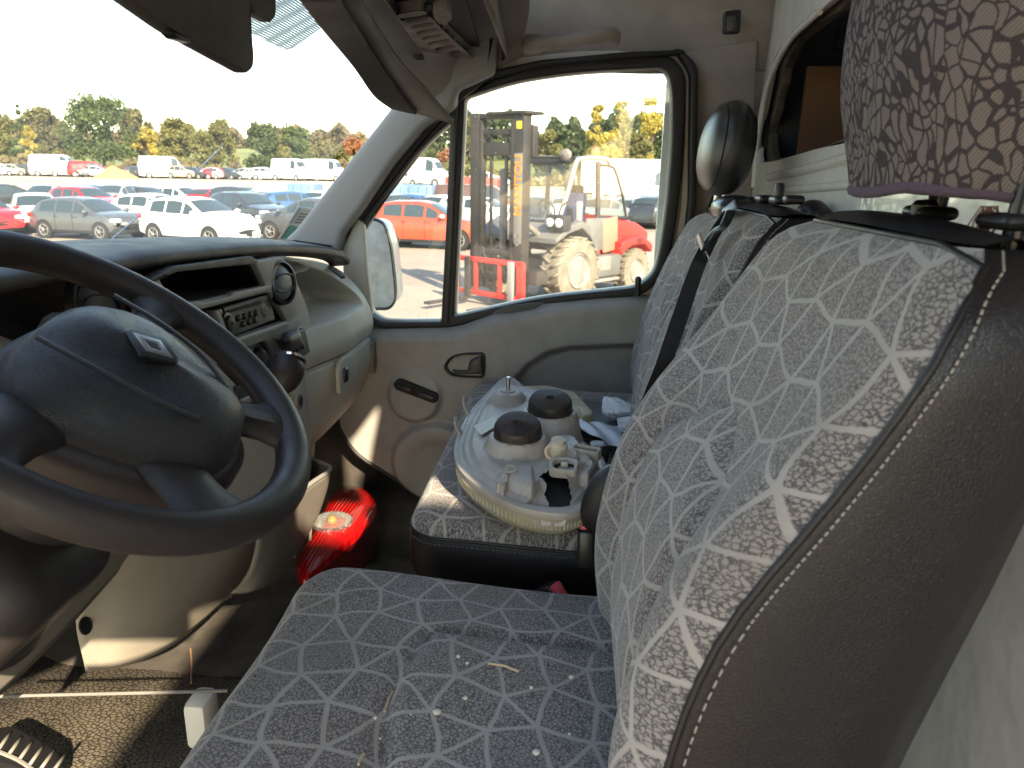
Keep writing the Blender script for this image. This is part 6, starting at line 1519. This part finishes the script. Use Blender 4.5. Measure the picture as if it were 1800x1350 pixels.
fb('number_plate', (-.95, -.895, .68), (.46, .01, .26), M_frim, None, .004)
fb('reflector_strip', (-.66, -.62, .90), (.4, .5, .09), M_flr)
# engine cover: sloping red counterweight
def loft(nm, secs, m):
    V = []; n = 0
    for x, pts in secs:
        V += [Vector((x, a, b)) for a, b in pts]; n = len(pts)
    Fc = [(i*n+j, i*n+(j+1) % n, (i+1)*n+(j+1) % n, (i+1)*n+j) for i in range(len(secs)-1) for j in range(n)]
    Fc += [tuple(range(n)), tuple((len(secs)-1)*n+j for j in range(n))]
    return mesh(nm, V, Fc, m, fl, True, None, 30)
def sec(w_, z0, z1, r=.12): return [(p.x, p.y) for p in rnd([(-w_, z0), (w_, z0), (w_, z1), (-w_, z1)], [.03, .03, r, r], 3)]
loft('engine_cover', [(-2.85, sec(.62, .62, 1.02)), (-2.7, sec(.72, .55, 1.25)), (-2.3, sec(.74, .85, 1.40)), (-1.75, sec(.74, .95, 1.50)), (-1.5, sec(.72, .9, 1.55))], M_flr)
loft('rear_fender', [(-2.6, sec(.92, .80, .98, .06)), (-2.3, sec(.94, .98, 1.12, .06)), (-1.85, sec(.94, .98, 1.14, .06)), (-1.5, sec(.90, .80, 1.05, .06))], M_flr)
text_mesh('fleet_number', '887', .16, frame(Vector((-2.1, -.945, 1.05)), Vector((-1, 0, 0)), Vector((0, 0, 1))), .004, M_fblk, fl)
loft('front_fender', [(.62, sec(.98, 1.14, 1.22, .04)), (.3, sec(1.0, 1.30, 1.44, .05)), (-.1, sec(1.0, 1.38, 1.52, .05)), (-.35, sec(1.0, 1.22, 1.42, .05)), (-.62, sec(.98, .86, 1.08, .05))], M_flg)
fb('lamp_box', (.42, -.86, 1.50), (.22, .40, .26), M_fblk); 
for dy in (-.1, .1): lathe('work_lamp', [(.075, 0), (.08, .03), (.06, .04), (0, .045)], frame(Vector((.53, -.86+dy, 1.50)), Vector((0, 1, 0)), Vector((0, 0, 1))), M_lampc, fl, 16)
fb('side_panel', (-.95, -.70, 1.22), (.75, .06, .62), M_flg, None, .03)
fb('side_panel', (-1.35, -.72, 1.20), (.5, .05, .66), mat('faded_red', (.50, .16, .11), .5), Matrix.Rotation(.1, 3, 'Y'), .03)
# cab frame
def ft(nm, pts, r, m, sm=0): return tube(nm, cr([Vector(p) for p in pts], 5) if sm else [Vector(p) for p in pts], r, m, fl, res=10)
for s_ in (-1, 1):
    ft('cab_pillar', [(.18, s_*.62, 1.42), (-.12, s_*.62, 2.05), (-.34, s_*.60, 2.52), (-.52, s_*.58, 2.60), (-1.25, s_*.58, 2.62), (-1.42, s_*.6, 2.52)], .045, M_fcv, 1)
    ft('cab_pillar', [(-1.02, s_*.66, .95), (-1.02, s_*.64, 1.7), (-1.02, s_*.60, 2.56)], .05, M_fblk)
    ft('rear_pillar', [(-1.02, s_*.62, 2.50), (-1.35, s_*.64, 2.48), (-1.52, s_*.66, 2.38), (-1.75, s_*.70, 1.9), (-1.88, s_*.72, 1.5)], .028, M_fblk, 1)
ft('sill_rail', [(-1.0, -.68, 1.52), (-1.88, -.72, 1.50)], .035, M_fblk); ft('sill_rail', [(-1.88, -.72, 1.50), (-1.88, .72, 1.50)], .03, M_fblk)
fb('cab_roof', (-.85, 0, 2.62), (1.0, 1.12, .05), M_fblk)
fb('front_header', (-.33, 0, 2.54), (.08, 1.14, .07), M_fblk)
for nm, pts in (('windscreen_pane', [(.18, -.6, 1.45), (.18, .6, 1.45), (-.33, .58, 2.5), (-.33, -.58, 2.5)]), ('rear_window_pane', [(-1.06, -.68, 1.56), (-1.85, -.72, 1.54), (-1.50, -.66, 2.38), (-1.06, -.62, 2.46)]), ('rear_screen', [(-1.88, -.7, 1.5), (-1.88, .7, 1.5), (-1.52, .64, 2.4), (-1.52, -.64, 2.4)])):
    mesh(nm, pts, [(0, 1, 2, 3)], M_fgl, fl, False)
fb('cab_floor', (-.55, 0, .98), (1.3, 1.1, .06), M_fblk); fb('seat_base', (-1.0, .05, 1.2), (.5, .5, .3), M_fblk, None, .05)
fb('operator_seat', (-1.15, .05, 1.62), (.18, .52, .72), mat('blue_seat_cover', (.05, .08, .20), .7, var=(6, .5)), Matrix.Rotation(-.15, 3, 'Y'), .07)
fb('operator_headrest', (-1.22, .05, 2.02), (.14, .32, .2), M_fblk, None, .06)
fb('armrest_pad', (-.85, -.32, 1.62), (.16, .1, .42), mat('grey_pad', (.22, .22, .22), .6), None, .05)
ft('steering_column', [(-.05, .05, 1.15), (-.3, .05, 1.65)], .04, M_fblk); tube('steering_wheel', [Vector((-.32+.08*cos(t), .05+.19*sin(t), 1.68+.17*cos(t))) for t in [2*pi*i/24 for i in range(24)]], .018, M_fblk, fl, True)
fb('dash_panel', (.05, 0, 1.35), (.3, 1.1, .3), M_fblk); fb('exhaust', (-1.65, .45, 1.95), (.1, .1, .7), mat('pale_exhaust', (.5, .42, .34), .5), None, .04)
lathe('beacon', [(.07, 0), (.075, .06), (.06, .16), (0, .18)], frame(Vector((-1.25, -.35, 2.66)), Vector((1, 0, 0)), Vector((0, 1, 0))), mat('orange_beacon', (.75, .16, .03), .2, coat=.5), fl, 16)
lathe('roof_lamp', [(.09, 0), (.11, .04), (.10, .10), (.03, .14), (0, .14)], frame(Vector((-.22, -.5, 2.66)), Vector((0, 1, 0)), Vector((0, 0, 1))), M_frim, fl, 18)
tube('mirror_arm', cr([Vector(p) for p in ((.05, -.62, 1.75), (.2, -.85, 1.85), (.25, -.95, 1.75))], 4), .015, M_fblk, fl); fb('mirror', (.22, -.95, 1.62), (.04, .16, .24), M_fblk)
# mast
ms = 1.05
for s_ in (-1, 1):
    c_ = fb('mast_rail', (ms, s_*.535, 1.80), (.20, .21, 3.05), M_mast, None, .01)
    fb('inner_rail', (ms+.04, s_*.38, 1.75), (.12, .08, 2.9), M_mast, None, .01)
    fb('lift_chain', (ms+.02, s_*.18, 1.7), (.05, .05, 2.6), M_mast, None, .01)
for z in (3.26, 3.0, 2.72, .95, .5): fb('mast_crossbar', (ms, 0, z), (.14, 1.1, .09 if z != 2.72 else .22), M_mast, None, .01)
fb('mast_cap', (ms-.1, -.25, 3.30), (.5, .9, .05), M_mast, None, .01); fb('mast_bracket', (ms-.16, -.62, 2.85), (.14, .12, .5), M_mast, None, .01)
fb('lift_cylinder', (ms-.1, 0, 1.4), (.12, .12, 2.0), mat('cylinder_grey', (.12, .12, .12), .4), None, .05)
txf = frame(Vector((ms-.01, -.588, 2.18)), Vector((0, 0, 1)), Vector((-1, 0, 0)))
fb('decal_panel', (ms+.102, -.535, 1.9), (.004, .19, 1.5), mat('mast_decal_ground', (.16, .15, .14), .6), None, .001)
text_mesh('mast_lettering', 'MANITOU', .22, frame(Vector((ms+.106, -.535, 2.12)), Vector((0, 0, 1)), Vector((0, 1, 0))), .003, mat('orange_lettering', (.75, .22, .02), .5), fl, .004)
fb('warning_label', (ms+.103, -.535, 3.1), (.004, .12, .12), mat('yellow_label', (.7, .55, .05), .5), None, .001)
for z in (1.28, 1.16): lathe('logo_ring', [(.05, 0), (.055, .004), (.03, .005), (.028, 0)], frame(Vector((ms+.104, -.535, z)), Vector((0, 1, 0)), Vector((0, 0, 1))), M_frim, fl, 16)
ft('tilt_ram', [(ms-.1, -.5, 1.5), (.3, -.45, 1.15)], .05, M_frim); ft('hydraulic_hose', [(ms, .45, 1.2), (ms+.1, .2, .8), (ms+.05, -.2, .75), (ms, -.45, .9)], .02, M_fblk, 1)
# red carriage
for c_, s_ in (((ms+.28, 0, .82), (.08, 1.7, .09)), ((ms+.28, 0, .22), (.08, 1.7, .09)), ((ms+.28, -.8, .52), (.08, .16, .66)), ((ms+.28, .8, .52), (.08, .10, .66)), ((ms+.28, -.3, .52), (.06, .08, .6)), ((ms+.28, .3, .52), (.06, .08, .6))):
    fb('carriage_bar', c_, s_, M_flr, None, .012)
fb('fork_post', (ms+.34, -.62, .5), (.07, .13, .72), M_fcv); fb('fork_post', (ms+.34, .45, .5), (.07, .13, .72), M_mast)
for y in (-.62, .45): fb('fork_blade', (ms+.85, y, .12), (1.0, .13, .045), M_mast, None, .01)
fb('side_shift', (ms+.05, -.95, .6), (.3, .3, .25), M_mast)
fl.location = gp_(985, 533)+Vector((.55, .55, 0)); fl.rotation_euler = (0, 0, radians(180-38)); fl.scale = (1.12, -1.12, 1.12)
fl.location.z = GZ
